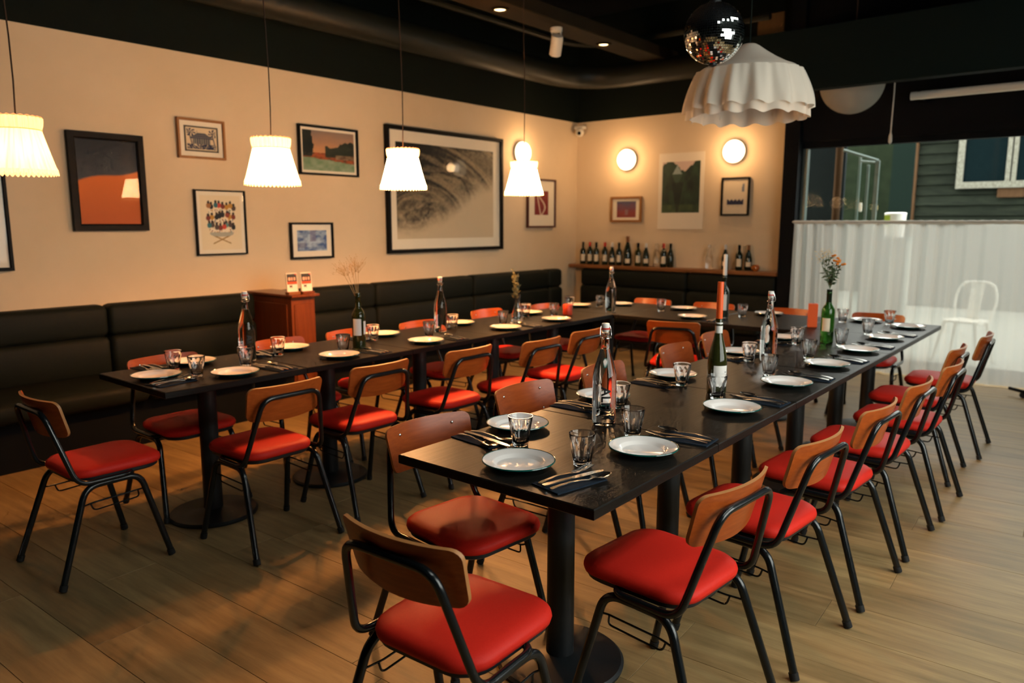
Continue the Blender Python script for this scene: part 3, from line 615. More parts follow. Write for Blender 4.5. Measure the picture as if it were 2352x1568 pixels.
# ================================================================== LAMPS
def pendant():
    t = thing('pendant_lamp', 'x', 'pendant lamp', (0, 0, 0), group='ruffled pendant lamps')
    wav = lambda n, a: (lambda th, k: 1+a*math.sin(n*th))
    nseg = 120
    obj('lamp_shade', MB().lathe([(0.098, 0.193), (0.112, 0.14), (0.128, 0.08), (0.142, 0.03), (0.150, 0.012)], 170, rf=wav(34, 0.014)), M_SHADE, t, True, None)
    obj('top_ruffle', MB().lathe([(0.098, 0.193), (0.103, 0.215), (0.103, 0.235), (0.101, 0.248)], 156, rf=lambda th, k: 1+(0.012+0.02*k)*math.sin(26*th+0.8*math.sin(5*th))), M_RUFF, t, True, None)
    hem = MB(); r0 = []; r1 = []
    for i in range(240):
        a = 2*PI*i/240; s = abs(math.sin(a*22)); rr = 0.150*(1+0.008*math.sin(40*a))
        r0.append((rr*math.cos(a), rr*math.sin(a), 0.013)); r1.append((1.02*rr*math.cos(a), 1.02*rr*math.sin(a), 0.002-0.013*s))
    hem.loft([r0, r1], False, False); obj('scalloped_hem', hem, M_RUFF, t, True, None)
    def ringt(r, z, rad, n=90, wob=0): return MB().tube([((r+wob*math.sin(24*2*PI*i/n))*math.cos(2*PI*i/n), (r+wob*math.sin(24*2*PI*i/n))*math.sin(2*PI*i/n), z+wob*math.cos(24*2*PI*i/n)) for i in range(n+1)], rad, 6)
    obj('waist_band', ringt(0.0995, 0.193, 0.0028), M_SHADEB, t, True, None)
    obj('top_braid', ringt(0.101, 0.250, 0.0025, 120, 0.003), M_SHADEB, t, True, None)
    obj('cord', MB().tube([(0.006*math.sin(k*0.9), 0.004*math.sin(k*1.3), 0.22+k*0.19) for k in range(11)]+[(0, 0, 2.28)], 0.0035, 6), M_CORD, t, True)
    obj('shade_ring', MB().tube([(0.097*math.cos(a*PI/3), 0.097*math.sin(a*PI/3), 0.19) for a in range(7)], 0.002, 5).tube([(-0.097, 0, 0.19), (0.097, 0, 0.19)], 0.002, 5), M_WIRE, t)
    b = obj('lamp_holder', MB().lathe([(0.012, 0.23), (0.02, 0.22), (0.022, 0.13), (0.018, 0.115)], 14, cap0=True, cap1=True), M_CERAMIC, t, True)
    obj('bulb', MB().lathe([(0.014, 0.115), (0.026, 0.085), (0.030, 0.06), (0.024, 0.038), (0.001, 0.028)], 16), M_BULB, t, True)
    return t
pp = Proto(pendant())
LP = ((1.365, 1.695, 'lit ruffled fabric pendant lamp, the one cut by the left edge'), (2.43, 1.668, 'lit ruffled fabric pendant lamp left of the sunset landscape'),
                    (3.40, 1.680, 'lit ruffled fabric pendant lamp hanging before the large wave drawing'), (4.66, 1.678, 'lit ruffled fabric pendant lamp below round lamp, farthest of the pendants'))
placed = []
for k in (2, 3, 1, 0):
    y, z, lab = LP[k]; r = pp.at((-4.2 if k == 0 else -3.7, y, z), 0.3*y, lab); sc_ = 1.05 if k == 0 else 0.985; r.scale = (sc_, sc_, sc_); placed.append((r, (0.05, 0.46, 1.0, 1.2)[k]))
    if k < 2:
        for ch in r.children:
            if ch.data.materials[0] is M_SHADE: ch.data = ch.data.copy(); ch.data.materials[0] = (M_SHADE1, M_SHADE2)[k]
for r, dim in placed:
    d = bpy.data.lights.new('pendant_bulb_light', 'POINT'); d.energy = LAMP_W*dim; d.color = LAMP; d.shadow_soft_size = 0.028
    o = bpy.data.objects.new('pendant_bulb_light', d); C.objects.link(o); o.parent = r; o.location = (0, 0, 0.058)
# big unlit fabric lamp and mirror ball
t = thing('fabric_lamp', 'large white ruffled fabric lampshade hanging unlit by the mirror ball', 'pendant lamp', (-1.775, 4.28, -0.065))
t.scale = (1.037, 1.037, 1.037)
obj('cone_top', MB().lathe([(0.012, 2.425), (0.035, 2.424), (0.055, 2.412), (0.09, 2.385), (0.15, 2.345), (0.21, 2.312), (0.25, 2.295), (0.285, 2.27)], 60), M_LINEN, t, True, None)
def skirt(r0, z0, r1, z1, nw, amp, seed):
    rg = []; rr = random.Random(seed); ph = [rr.uniform(0, 6.28) for _ in range(4)]
    for k in range(9):
        s = k/8; row = []
        for i in range(260):
            a = 2*PI*i/260
            w = math.sin(nw*a+ph[0]+1.2*math.sin(3*a+ph[1]))+0.5*math.sin(2.0*nw*a+ph[2])*(1-s)
            rad = r0+(r1-r0)*math.sin(s*PI/2)+amp*(0.25+0.9*s)*w
            row.append((rad*math.cos(a), rad*math.sin(a), z0+(z1-z0)*s+0.008*s*math.sin(nw*a+ph[3])))
        rg.append(row)
    return MB().loft(rg, False, False)
obj('ruffle', skirt(0.285, 2.275, 0.335, 2.075, 17, 0.016, 2), M_LINEN, t, True, None); obj('inner_ruffle', skirt(0.270, 2.255, 0.315, 2.035, 15, 0.014, 5), M_LINEN, t, True, None)
obj('cord', MB().tube([(0, 0, 2.42), (0, 0, (ZC+0.065)/1.037)], 0.005, 6), M_TEAL, t); obj('shade_ring', MB().tube([(0.27*math.cos(i*PI/20), 0.27*math.sin(i*PI/20), 2.272) for i in range(41)], 0.003, 6).tube([(-0.27, 0, 2.272), (0.27, 0, 2.272)], 0.003, 6).tube([(0, -0.27, 2.272), (0, 0.27, 2.272)], 0.003, 6).tube([(0, 0, 2.272), (0, 0, 2.43)], 0.006, 6), M_WIRE, t)
t = thing('mirror_ball', 'silver mirror ball hanging beside the large fabric lampshade', 'mirror ball', (-1.582, 3.396, 2.316), 0)
t.scale = (0.908, 0.908, 0.908)
obj('ball_core', MB().ball((0, 0, 0), 0.1475, 32, 24), M_BALLCORE, t, True)
tb = MB(); rows = 40; rr = random.Random(9)
for k in range(rows):
    a0 = -PI/2+PI*k/rows+0.006; a1 = -PI/2+PI*(k+1)/rows-0.006; n = max(4, int(2*PI*math.cos((a0+a1)/2)/(PI/rows)))
    for i in range(n):
        b0 = 2*PI*i/n+0.007; b1 = 2*PI*(i+1)/n-0.007; q = [Vector((math.cos(a)*math.cos(b), math.cos(a)*math.sin(b), math.sin(a)))*0.15 for a, b in ((a0, b0), (a0, b1), (a1, b1), (a1, b0))]
        c = sum(q, Vector())/4; ax = Vector((rr.uniform(-1, 1), rr.uniform(-1, 1), rr.uniform(-1, 1))).normalized(); R3 = Matrix.Rotation(rr.gauss(0, 0.06), 3, ax)
        tb.add([c+R3@(p-c) for p in q], [(0, 1, 2, 3)])
o = obj('mirror_tiles', tb, M_MIRROR, t); o['kind'] = 'stuff'
obj('hanger', MB().lathe([(0.03, 0.143), (0.03, 0.155), (0.012, 0.16), (0.012, 0.18)], 16, cap0=True, cap1=True).tube([(0, 0, 0.17), (0, 0, (ZC-2.316)/0.908)], 0.004, 6), M_IRON, t, True)
obj('bottom_cap', MB().lathe([(0.02, -0.147), (0.02, -0.156), (0.005, -0.162)], 14, cap0=True, cap1=True), M_IRON, t, True)

# ================================================================== TABLES
TZ = 0.735
def table(w, d, dirx, label, group, loc):
    t = thing('dining_table', label, 'table', loc, 0, group)
    obj('table_top', MB().box(-w/2+0.0012, w/2-0.0012, -d/2+0.0012, d/2-0.0012, TZ-0.03, TZ, 0.003), M_TABLE, t)
    obj('post', MB().lathe([(0.048, 0.018), (0.046, 0.06), (0.044, TZ-0.06)], 20, cap0=True, cap1=True), M_IRON, t, True)
    obj('base_plate', MB().lathe([(0.212, 0.0), (0.214, 0.010), (0.205, 0.018), (0.07, 0.026), (0.052, 0.035)], 48, cap0=True, cap1=True), M_IRON, t, True)
    obj('top_bracket', MB().box(-0.27, 0.27, -0.03, 0.03, TZ-0.045, TZ-0.03).box(-0.03, 0.03, -0.27, -0.0301, TZ-0.045, TZ-0.03).box(-0.03, 0.03, 0.0301, 0.27, TZ-0.045, TZ-0.03).lathe([(0.07, TZ-0.046), (0.05, TZ-0.075), (0.036, TZ-0.09)], 20, cap0=True, cap1=True), M_IRON, t)
    return t
RX0, RX1, RY0, RD = -1.722, -0.987, 1.533, 0.748
LX0, LX1, LY0, LD = -3.81, -3.145, 1.487, 0.725
for i in range(6):
    table(RX1-RX0, RD, 0, 'black square pedestal table, %s from the front in the right-hand row' % ORD[i], 'tables of the right-hand row', ((RX0+RX1)/2, RY0+RD*(i+0.5), 0))
for i in range(5):
    table(LX1-LX0, LD, 0, 'black square pedestal table, %s from the front in the left-hand row' % ORD[i], 'tables of the left-hand row', ((LX0+LX1)/2, LY0+LD*(i+0.5), 0))
XC0, XC1, CY0, CY1 = LX0, RX0-0.001, 5.113, 6.0; cw = (XC1-XC0)/3
for i, lab in enumerate(('black pedestal table at the far left corner of the arrangement', 'black pedestal table in the middle of the far cross row', 'black pedestal table of the far cross row touching right-hand row')):
    table(cw, CY1-CY0, 0, lab, 'tables of the far cross row', (XC0+cw*(i+0.5), (CY0+CY1)/2, 0))

# ================================================================== CHAIRS (front is local +y)
def chair():
    t = thing('dining_chair', 'x', 'chair')
    base = rrect(0.375, 0.385, 0.085, 6, 0, 0.060)
    def ring(s, z): return [(x*s if True else 0, 0.060+(y-0.060)*s, z) for x, y in [(px*(1-0.06*(0.060-py)/0.19 if py < 0.060 else 1.0), py) for px, py in base]]
    obj('seat', MB().loft([ring(0.93, 0.420), ring(0.985, 0.424), ring(1.0, 0.436), ring(0.985, 0.448), ring(0.93, 0.458), ring(0.80, 0.464), ring(0.5, 0.468), ring(0.2, 0.469)]), M_VINYL, t, True, 70)
    obj('seat_base', MB().loft([ring(0.90, 0.402), ring(0.94, 0.408), ring(0.94, 0.421)]), M_IRON, t, True)
    for sx in (-1, 1):
        for sy, (fy, ty) in ((1, (0.222, 0.125)), (-1, (-0.228, -0.095))):
            p = fillet([(sx*0.225, fy, 0.004), (sx*0.188, ty, 0.392), (sx*0.185, 0.015, 0.392)], 0.075, 7)
            lg = obj('leg', MB().tube(p, 0.0132, 10), M_TUBE, t, True, 50)
            d = Vector((sx*0.225, fy, 0))-Vector((sx*0.188, ty, 0.392)); d.normalize()
            a = Vector((sx*0.225, fy, 0.0)); obj('rubber_foot', MB().tube([a-d*0.028, a-d*0.004], 0.0155, 10), M_RUBBER, lg, True, 50)
        z = 0.325; yf, yr = 0.135, -0.112; xs = 0.190
        obj('wire_rack', MB().tube(fillet([(sx*xs, yf, z), (sx*(xs-0.012), yf-0.012, z-0.004), (sx*(xs-0.012), yr+0.05, z-0.008), (sx*xs, yr-0.006, z-0.01)], 0.01, 3), 0.0033, 6).tube(fillet([(sx*(xs-0.010), yf-0.02, z-0.004), (sx*(xs-0.012), yf-0.015, z-0.035), (sx*(xs-0.012), yr+0.045, z-0.042), (sx*(xs-0.012), yr+0.035, z-0.010)], 0.018, 4), 0.0033, 6), M_TUBE, t, True)
    bt = [(0.13, 0.11, 0.408), (0.198, 0.085, 0.408), (0.204, -0.128, 0.412), (0.142, -0.208, 0.712), (-0.142, -0.208, 0.712), (-0.204, -0.128, 0.412), (-0.198, 0.085, 0.408), (-0.13, 0.11, 0.408)]
    obj('back_tube', MB().tube(fillet(bt, 0.052, 7), 0.0112, 10), M_TUBE, t, True, 50)
    # plywood back, curved across, following the slope of the tube
    nu, nv = 24, 8; w, hh = 0.375, 0.168; sl = Vector((0, -0.080, 0.300)).normalized(); P = []
    for i in range(nu+1):
        u = math.sin((-1+2*i/nu)*PI/2); row = []
        ex = max(0, (abs(u)-0.86)/0.14); ht = hh*(1-0.02*abs(u))/2
        top = ht-0.026*(1-math.sqrt(max(0, 1-ex*ex))); bot = -ht+0.030*(1-math.sqrt(max(0, 1-ex*ex)))+0.010*u*u
        for j in range(nv+1):
            s = bot+(top-bot)*j/nv; c = Vector((0, -0.2000+0.0155, 0.682))+sl*s
            tap = 1-0.03*(0.5-j/nv)
            row.append((u*w/2*tap, c.y+0.042*u*u, c.z))
        P.append(row)
    v, f = sheet(P, lambda i, j: True, 0.010, (0, 0.966, 0.257)); bm_ = MB(); bm_.add(v, f)
    br = obj('backrest', bm_, M_PLY, t, True, 40); br.data.materials.append(M_PLYEDGE)
    for p in br.data.polygons:
        if abs(p.normal.dot(Vector((0, 0.966, 0.257)))) < 0.5: p.material_index = 1
    for sx in (-0.12, 0.12):
        for s in (0.045, -0.045):
            c = Vector((0, -0.2000+0.0155+0.042*(sx/0.1875)**2, 0.682))+sl*s; o = obj('screw', MB().ball((0, 0, 0), 0.006, 10, 6, 1, 0.5, 1), M_STEEL, br, True); o.location = (sx, c.y+0.001, c.z+0.001)
    return t
cp = Proto(chair())
def put(x, y, deg, label, group): return cp.at((x, y, 0), math.radians(deg-90), label, group)
PRE = 'red vinyl chair with plywood back, '
RC = [(-0.945, 1.93, 175), (-0.905, 2.53, 175), (-0.865, 3.12, 176), (-0.84, 3.69, 178), (-0.81, 4.29, 179), (-0.88, 4.87, 179), (-0.83, 5.54, 181)]
for i, (x, y, a) in enumerate(RC): put(x, y, a, PRE+"%s from the front on right-hand row's outer side" % ORD[i], 'chairs on the outer side of the right-hand row')
DC = [(-1.715, 1.81, -5), (-1.81, 2.49, -2), (-1.80, 3.11, 0), (-1.81, 3.90, 0), (-1.84, 4.50, 0)]
for i, (x, y, a) in enumerate(DC): put(x, y, a, PRE+"%s from the front on right-hand row's inner side" % ORD[i], 'chairs on the inner side of the right-hand row')
EC = [(-2.995, 1.875, 180), (-3.03, 2.45, 180), (-3.0, 3.08, 180), (-2.88, 3.60, 180), (-2.90, 4.13, 180)]
for i, (x, y, a) in enumerate(EC): put(x, y, a, PRE+"%s from the front on left-hand row's aisle side" % ORD[i], 'chairs on the aisle side of the left-hand row')
FC = [(-3.735, 1.85, 0), (-3.77, 2.56, 0), (-3.76, 3.10, 0), (-3.72, 3.69, 0), (-3.83, 4.55, 0), (-3.72, 5.15, 0)]
for i, (x, y, a) in enumerate(FC): put(x, y, a, PRE+"%s from the front on left-hand row's banquette side" % ORD[i], 'chairs on the banquette side of the left-hand row')
put(-1.245, 1.265, 93, PRE+'at the near end of the right-hand row', 'end chairs')
put(-3.385, 1.25, 91, PRE+'standing at the near end of the left-hand row', 'end chairs')
put(-2.53, 5.0, 108, PRE+'turned to the inner side of the far cross row', 'end chairs')
for x, y, lab in ((-3.37, 6.0, 'behind the far cross row by its left corner'), (-2.78, 6.02, 'in the middle behind the far cross row'), (-2.10, 6.0, 'behind the far cross row near the black post'), (-1.46, 6.085, 'at the far end of the right-hand row')):
    put(x, y, 270, PRE+lab, 'chairs behind the far cross row')

# ================================================================== TABLEWARE
def plate():
    t = thing('dinner_plate', 'x', 'plate')
    obj('dish', MB().lathe([(0.001, 0.0), (0.064, 0.0), (0.076, 0.009), (0.108, 0.0185), (0.1085, 0.0205), (0.080, 0.0140), (0.0755, 0.0120), (0.0680, 0.0045), (0.0640, 0.0030), (0.001, 0.0026)], 48), M_ENAMEL, t, True, 50)
    obj('rim', MB().tube([(0.1095*math.cos(2*PI*i/56), 0.1095*math.sin(2*PI*i/56), 0.0192) for i in range(57)], 0.0025, 6), M_RIM, t, True)
    obj('underside', MB().lathe([(0.063, 0.0), (0.066, 0.0006), (0.077, 0.0085), (0.1090, 0.0178)], 48), M_RIM, t, True)
    return t
def tumbler():
    n = 72; prof = []; H_ = 0.100
    def R(z): return 0.0265+0.0145*(z/H_)**0.9
    rings = []
    zs = [0.0, 0.0015, 0.006, 0.015, 0.028, 0.042, 0.052, 0.060, 0.066, 0.072, 0.078, 0.086, 0.094, 0.0985]
    for z in zs:
        row = []
        for i in range(n):
            a = 2*PI*i/n; seg = 2*PI/9; loc = ((a % seg)/seg-0.5)*2; arch = 0.074-0.016*loc*loc*2.2
            r = R(z)-(0.003 if z < 0.001 else 0)
            k = 1/(1+math.exp((z-arch)/0.0025)); flat = r*math.cos(seg/2)/math.cos(loc*seg/2)*1.004
            rr = r*(1-k)+(flat-0.0012)*k; row.append((rr*math.cos(a), rr*math.sin(a), z))
        rings.append(row)
    def circ(r, z): return [(r*math.cos(2*PI*i/n), r*math.sin(2*PI*i/n), z) for i in range(n)]
    rings += [circ(R(H_)-0.0006, 0.0998), circ(R(H_)-0.0016, 0.0998), circ(R(0.094)-0.0028, 0.094), circ(R(0.07)-0.004, 0.07), circ(R(0.04)-0.0048, 0.04), circ(R(0.016)-0.006, 0.018), circ(0.019, 0.0125), circ(0.008, 0.0110), circ(0.0015, 0.0107)]
    return mesh('water_glass', MB().loft(rings), M_GLASS, True, 60)
pl = Proto(plate()); TUM = tumbler()
# cutlery, lying along local +y (heads at +y)
def cut_mesh(kind):
    P = []
    if kind == 'spoon':
        prof = [(0.0, 0.004), (0.004, 0.0065), (0.02, 0.0058), (0.06, 0.0034), (0.10, 0.0026), (0.120, 0.0030), (0.128, 0.008), (0.137, 0.0145), (0.150, 0.0185), (0.165, 0.0185), (0.178, 0.0145), (0.187, 0.007), (0.189, 0.001)]
        for s, w in prof:
            row = []
            for j in range(7):
                q = (j/6-0.5)*2; base = 0.004+0.010*math.sin(min(1, s/0.125)*PI)*0.6
                dep = 0.0; 
                if s > 0.122: e = (s-0.156)/0.034; dep = -0.0075*max(0, 1-e*e)*(1-q*q*0.9)
                row.append((q*w, s, base+0.0065*(1 if s > 0.122 else 0)*min(1, (s-0.11)/0.02 if s > 0.11 else 0)+dep))
            P.append(row)
        v, f = sheet(P, lambda i, j: True, 0.0013)
    elif kind == 'fork':
        prof = [(0.0, 0.004), (0.004, 0.0065), (0.02, 0.0055), (0.06, 0.0034), (0.105, 0.0028), (0.120, 0.006), (0.130, 0.0112), (0.142, 0.0125), (0.16, 0.0125), (0.178, 0.0120), (0.190, 0.0115)]
        for s, w in prof:
            row = []
            for j in range(8):
                q = (j/7-0.5)*2; base = 0.004+0.008*math.sin(min(1, s/0.12)*PI)*0.7+(0.010*((s-0.12)/0.07)**1.5 if s > 0.12 else 0)-(0.002*(1-q*q) if s > 0.12 else 0)
                row.append((q*w, s, base))
            P.append(row)
        v, f = sheet(P, lambda i, j: not (i >= 7 and j in (1, 3, 5)), 0.0014)
    else:
        prof = [(0.0, 0.0055), (0.004, 0.0075), (0.05, 0.0068), (0.09, 0.0058), (0.095, 0.0075), (0.13, 0.009), (0.17, 0.009), (0.195, 0.0065), (0.203, 0.0015)]
        for s, w in prof:
            P.append([(((j/4-0.5)*2)*w+(0.002 if s > 0.09 else 0), s, 0.006-(0.003*max(0, (s-0.09)/0.11))) for j in range(5)])
        v, f = sheet(P, lambda i, j: True, 0.003)
    mb = MB(); mb.add(v, f); return mesh('table_'+kind, mb, M_STEEL, True, 50)
CUT = {k: cut_mesh(k) for k in ('spoon', 'fork', 'knife')}
NAPM = mesh('napkin', MB().box(-0.055, 0.055, -0.095, 0.095, 0.0, 0.0022, 0.0006).box(-0.0535, 0.0545, -0.0945, 0.0935, 0.0023, 0.0042, 0.0006), M_NAPKIN)
def setting(px, py, face, who, glass=None, nap=None, full=True, cutl=None, tilt=0):
    """who: 'third from the front on right-hand row's outer side'"""
    a = math.radians(face); d = Vector((math.cos(a), math.sin(a), 0)); r = Vector((math.sin(a), -math.cos(a), 0))
    pl.at((px, py, TZ), random.uniform(0, 6), 'white enamel plate with green rim, '+who, 'enamel plates')
    if glass:
        o = obj('water_glass', TUM, None, loc=(glass[0], glass[1], TZ), rz=random.uniform(0, 1)); tag(o, 'clear faceted water glass, '+who, 'glass', 'water glasses')
    if nap:
        na = a-PI/2+math.radians(tilt)
        o = obj('napkin', NAPM, None, loc=(nap[0], nap[1], TZ), rz=na); tag(o, 'folded navy paper napkin, '+who, 'napkin', 'navy napkins')
        if cutl is None: cutl = ('fork', 'knife', 'spoon')
        ax = Vector((math.cos(na), math.sin(na), 0)); ay = Vector((-math.sin(na), math.cos(na), 0))
        for k, kind in enumerate(cutl):
            dx, dy, rot, dz = {'fork': (-0.030, -0.088, 0.06, 0.0), 'knife': (-0.008, -0.092, -0.02, 0.0), 'spoon': (0.022, -0.092, -0.10, 0.0)}[kind]
            p = Vector((nap[0], nap[1], TZ+0.0044))+ax*dx+ay*dy+Vector((0, 0, dz))
            if kind == 'spoon': p.z += 0.0
            o = obj('table_'+kind, CUT[kind], None, loc=p, rz=na+rot); o.scale = (1.12, 1.12, 1.12); tag(o, 'stainless steel %s on its napkin, ' % kind+who, kind, 'table %ss' % ('knive' if kind == 'knife' else kind))
# right-hand row, outer side
RP = [(2.05, (-1.255, 2.18)), (2.74, (-1.27, 2.89)), (3.34, (-1.28, 3.50)), (3.92, (-1.285, 4.09)), (4.49, (-1.28, 4.65)), (5.08, (-1.28, 5.24)), (5.72, (-1.29, 5.85))]
for i, (y, g) in enumerate(RP):
    setting(-1.14, y, 180, "%s from the front on right-hand row's outer side" % ORD[i], g, (-1.10, y+0.215) if i < 6 else None, tilt=(4, -3, 2, -4, 3, 0, 0)[i])
IP = [(-1.63, 2.02, (-1.485, 1.855)), (-1.64, 2.60, (-1.50, 2.50)), (-1.62, 3.18, (-1.50, 3.03)), (-1.63, 3.99, (-1.50, 3.80)), (-1.635, 4.67, (-1.50, 4.53))]
for i, (x, y, g) in enumerate(IP):
    setting(x, y, 0, "%s from the front on right-hand row's inner side" % ORD[i], g, (x+0.005, y-0.20), tilt=(-6, 3, -2, 4, 0)[i])
setting(-1.36, 1.69, 90, 'at the near end of the right-hand row', (-1.215, 1.815), (-1.155, 1.665), tilt=-12)
setting(-1.46, 5.90, 270, 'at the far end of the right-hand row', (-1.585, 5.76), None)
EP = [(-3.27, 1.89, (-3.43, 2.045)), (-3.27, 2.51, (-3.39, 2.63)), (-3.27, 3.16, (-3.42, 3.335)), (-3.27, 3.92, (-3.43, 4.085)), (-3.27, 4.51, (-3.45, 4.73))]
for i, (x, y, g) in enumerate(EP):
    setting(x, y, 180, "%s from the front on left-hand row's aisle side" % ORD[i], g, (x+0.02, y+0.215) if i < 4 else None, tilt=(5, 10, -4, 3, 0)[i])
FP = [(-3.70, 1.91, (-3.60, 1.755)), (-3.70, 2.49, (-3.58, 2.335)), (-3.69, 3.18, (-3.57, 3.0)), (-3.68, 3.89, (-3.56, 3.70)), (-3.68, 4.70, (-3.59, 4.55)), (-3.68, 5.41, (-3.66, 5.24))]
for i, (x, y, g) in enumerate(FP):
    setting(x, y, 0, "%s from the front on left-hand row's banquette side" % ORD[i], g, (x+0.01, y-0.205) if i < 4 and i != 0 else ((-3.735, 1.70) if i == 0 else None), tilt=(3, -5, 4, 0, 0, 0)[i])
setting(-3.49, 1.615, 90, 'at the near end of the left-hand row', (-3.375, 1.755), (-3.325, 1.605), tilt=8)
XP = [(-3.45, 5.73, 'behind the swing-top bottle on the far cross row', (-3.53, 5.51)), (-2.86, 5.77, 'in the middle of the far cross row, far side', (-2.96, 5.56)), (-2.17, 5.86, 'right of the tall bottle on the far cross row', (-2.29, 5.62))]
for x, y, who, g in XP: setting(x, y, 270, who, g, None)
setting(-2.55, 5.29, 90, 'on the near inner edge of the far cross row', None, (-2.36, 5.25), cutl=('spoon', 'knife'))

# ================================================================== BOTTLES
def text_mesh(s, size, m, off=0.0):
    cu = bpy.data.curves.new('txt', 'FONT'); cu.body = s; cu.size = size; cu.align_x = 'CENTER'; cu.align_y = 'CENTER'; cu.offset = off; cu.resolution_u = 3
    o = bpy.data.objects.new('txt', cu); C.objects.link(o); dg = bpy.context.evaluated_depsgraph_get(); me = bpy.data.meshes.new_from_object(o.evaluated_get(dg))
    bpy.data.objects.remove(o); me.materials.clear(); me.materials.append(m); return me
def wrap(me, r, z0, phi, vertical):
    """bend flat lettering around a bottle of radius r; phi is the side it faces"""
    bm = bmesh.new(); bm.from_mesh(me); bmesh.ops.triangulate(bm, faces=bm.faces)
    for _ in range(4): bmesh.ops.subdivide_edges(bm, edges=[e for e in bm.edges if e.calc_length() > 0.004], cuts=1); bmesh.ops.triangulate(bm, faces=bm.faces)
    for v in bm.verts:
        x, y = v.co.x, v.co.y
        if vertical: x, y = y, -x           # reads downwards
        a = phi+x/r; v.co = Vector((r*math.cos(a), r*math.sin(a), z0+y))
    bm.to_mesh(me); bm.free(); return me
BOT = [(0.001, 0.004), (0.030, 0.0), (0.0395, 0.003), (0.0425, 0.012), (0.0430, 0.15), (0.0425, 0.175), (0.039, 0.200), (0.030, 0.235), (0.021, 0.262), (0.0165, 0.280), (0.0150, 0.300), (0.0150, 0.312), (0.0165, 0.313), (0.0165, 0.320), (0.0150, 0.322), (0.0145, 0.338), (0.0155, 0.339), (0.0155, 0.345)]
INN = [(0.0120, 0.345), (0.0115, 0.32), (0.0125, 0.290), (0.0130, 0.276), (0.001, 0.275)]
BODYM = mesh('bottle_body', MB().lathe(BOT+INN, 40), M_WATERGLASS, True, 50)
LETM = wrap(text_mesh('ALFI', 0.0475, M_INK, 0.0012), 0.0436, 0.100, 0.0, True)
def swing():
    t = thing('swing_top_bottle', 'x', 'bottle')
    obj('bottle_body', BODYM, None, t)
    obj('stopper', MB().lathe([(0.011, 0.338), (0.0135, 0.352), (0.0145, 0.354), (0.0145, 0.366), (0.012, 0.3685), (0.001, 0.369)], 20), M_CERAMIC, t, True)
    obj('rubber_seal', MB().lathe([(0.0150, 0.3465), (0.0160, 0.350), (0.0150, 0.3525)], 20), M_REDRUB, t, True)
    w = 0.0012; cl = MB()
    cl.tube([(0.0178*math.cos(2*PI*i/24), 0.0178*math.sin(2*PI*i/24), 0.316) for i in range(25)], w, 6)
    cl.tube(fillet([(0.002, 0.0155, 0.360), (0.004, 0.0185, 0.350), (0.012, 0.020, 0.330), (0.010, 0.019, 0.316)], 0.006, 3), w, 6); cl.tube(fillet([(0.002, -0.0155, 0.360), (0.004, -0.0185, 0.350), (0.012, -0.020, 0.330), (0.010, -0.019, 0.316)], 0.006, 3), w, 6)
    cl.tube(fillet([(0.010, 0.019, 0.316), (0.022, 0.014, 0.326), (0.024, 0.0, 0.328), (0.022, -0.014, 0.326), (0.010, -0.019, 0.316)], 0.006, 3), w, 6)
    obj('wire_clasp', cl, M_WIRE, t, True)
    obj('lettering', LETM, None, t)
    return t
sw = Proto(swing())
def phi_to_cam(x, y): return math.atan2(-y, -x)
for x, y, da, lab in ((-1.418, 2.255, 0.10, 'clear swing-top water bottle with black lettering, nearest on right-hand row'), (-1.43, 3.88, 2.4, 'clear swing-top water bottle on right-hand row behind candle bottle'),
                      (-3.55, 2.13, 0.25, 'clear swing-top water bottle near the front of left-hand row'), (-3.52, 3.54, 1.6, 'clear swing-top water bottle in the middle of left-hand row'), (-3.25, 5.24, 2.2, 'clear swing-top water bottle at the inner corner of far cross row')):
    sw.at((x, y, TZ), phi_to_cam(x, y)+da, lab, 'swing-top water bottles')
BURG = [(0.001, 0.004), (0.030, 0.0), (0.0395, 0.004), (0.0405, 0.012), (0.0405, 0.13), (0.038, 0.16), (0.030, 0.20), (0.021, 0.235), (0.0155, 0.262), (0.0145, 0.29), (0.0160, 0.292), (0.0160, 0.300), (0.0148, 0.302), (0.0148, 0.322), (0.010, 0.322), (0.010, 0.30), (0.001, 0.298)]
BORD = [(0.001, 0.004), (0.030, 0.0), (0.0375, 0.004), (0.0385, 0.012), (0.0385, 0.19), (0.037, 0.205), (0.030, 0.222), (0.020, 0.236), (0.0155, 0.250), (0.0145, 0.275), (0.0145, 0.300), (0.0160, 0.302), (0.0160, 0.310), (0.0148, 0.312), (0.0148, 0.326), (0.010, 0.326), (0.010, 0.30), (0.001, 0.298)]
def wrap_label(r, z0, z1, a0, a1, n=20):
    g = [[(r*math.cos(a0+(a1-a0)*i/n), r*math.sin(a0+(a1-a0)*i/n), z) for i in range(n+1)] for z in (z0, z1)]
    return MB().loft(g, False, False, closed=False)
def bottle(name, label, loc, prof, gm, labels=(), cap=None, capm=None, cat='bottle', group=None, sc=1.0):
    t = thing(name, label, cat, loc, phi_to_cam(loc[0], loc[1]), group)
    obj('bottle_body', MB().lathe([(r*sc, z*sc) for r, z in prof], 36), gm, t, True, 50)
    for (r, z0, z1, a0, a1, lm) in labels: obj('label', wrap_label(r*sc, z0*sc, z1*sc, a0, a1), lm, t, True, None)
    if cap: obj('capsule', MB().lathe([(r*sc, z*sc) for r, z in cap], 24, cap1=True), capm, t, True, 50)
    return t
b = bottle('wine_bottle', 'dark wine bottle with white label holding a tall orange candle', (-1.315, 2.985, TZ), BURG, M_OLIVE, [(0.0409, 0.035, 0.125, -0.35, 1.25, M_LABEL)], [(0.0152, 0.258), (0.0158, 0.262), (0.0158, 0.302), (0.0152, 0.306)], M_WHITECAP)
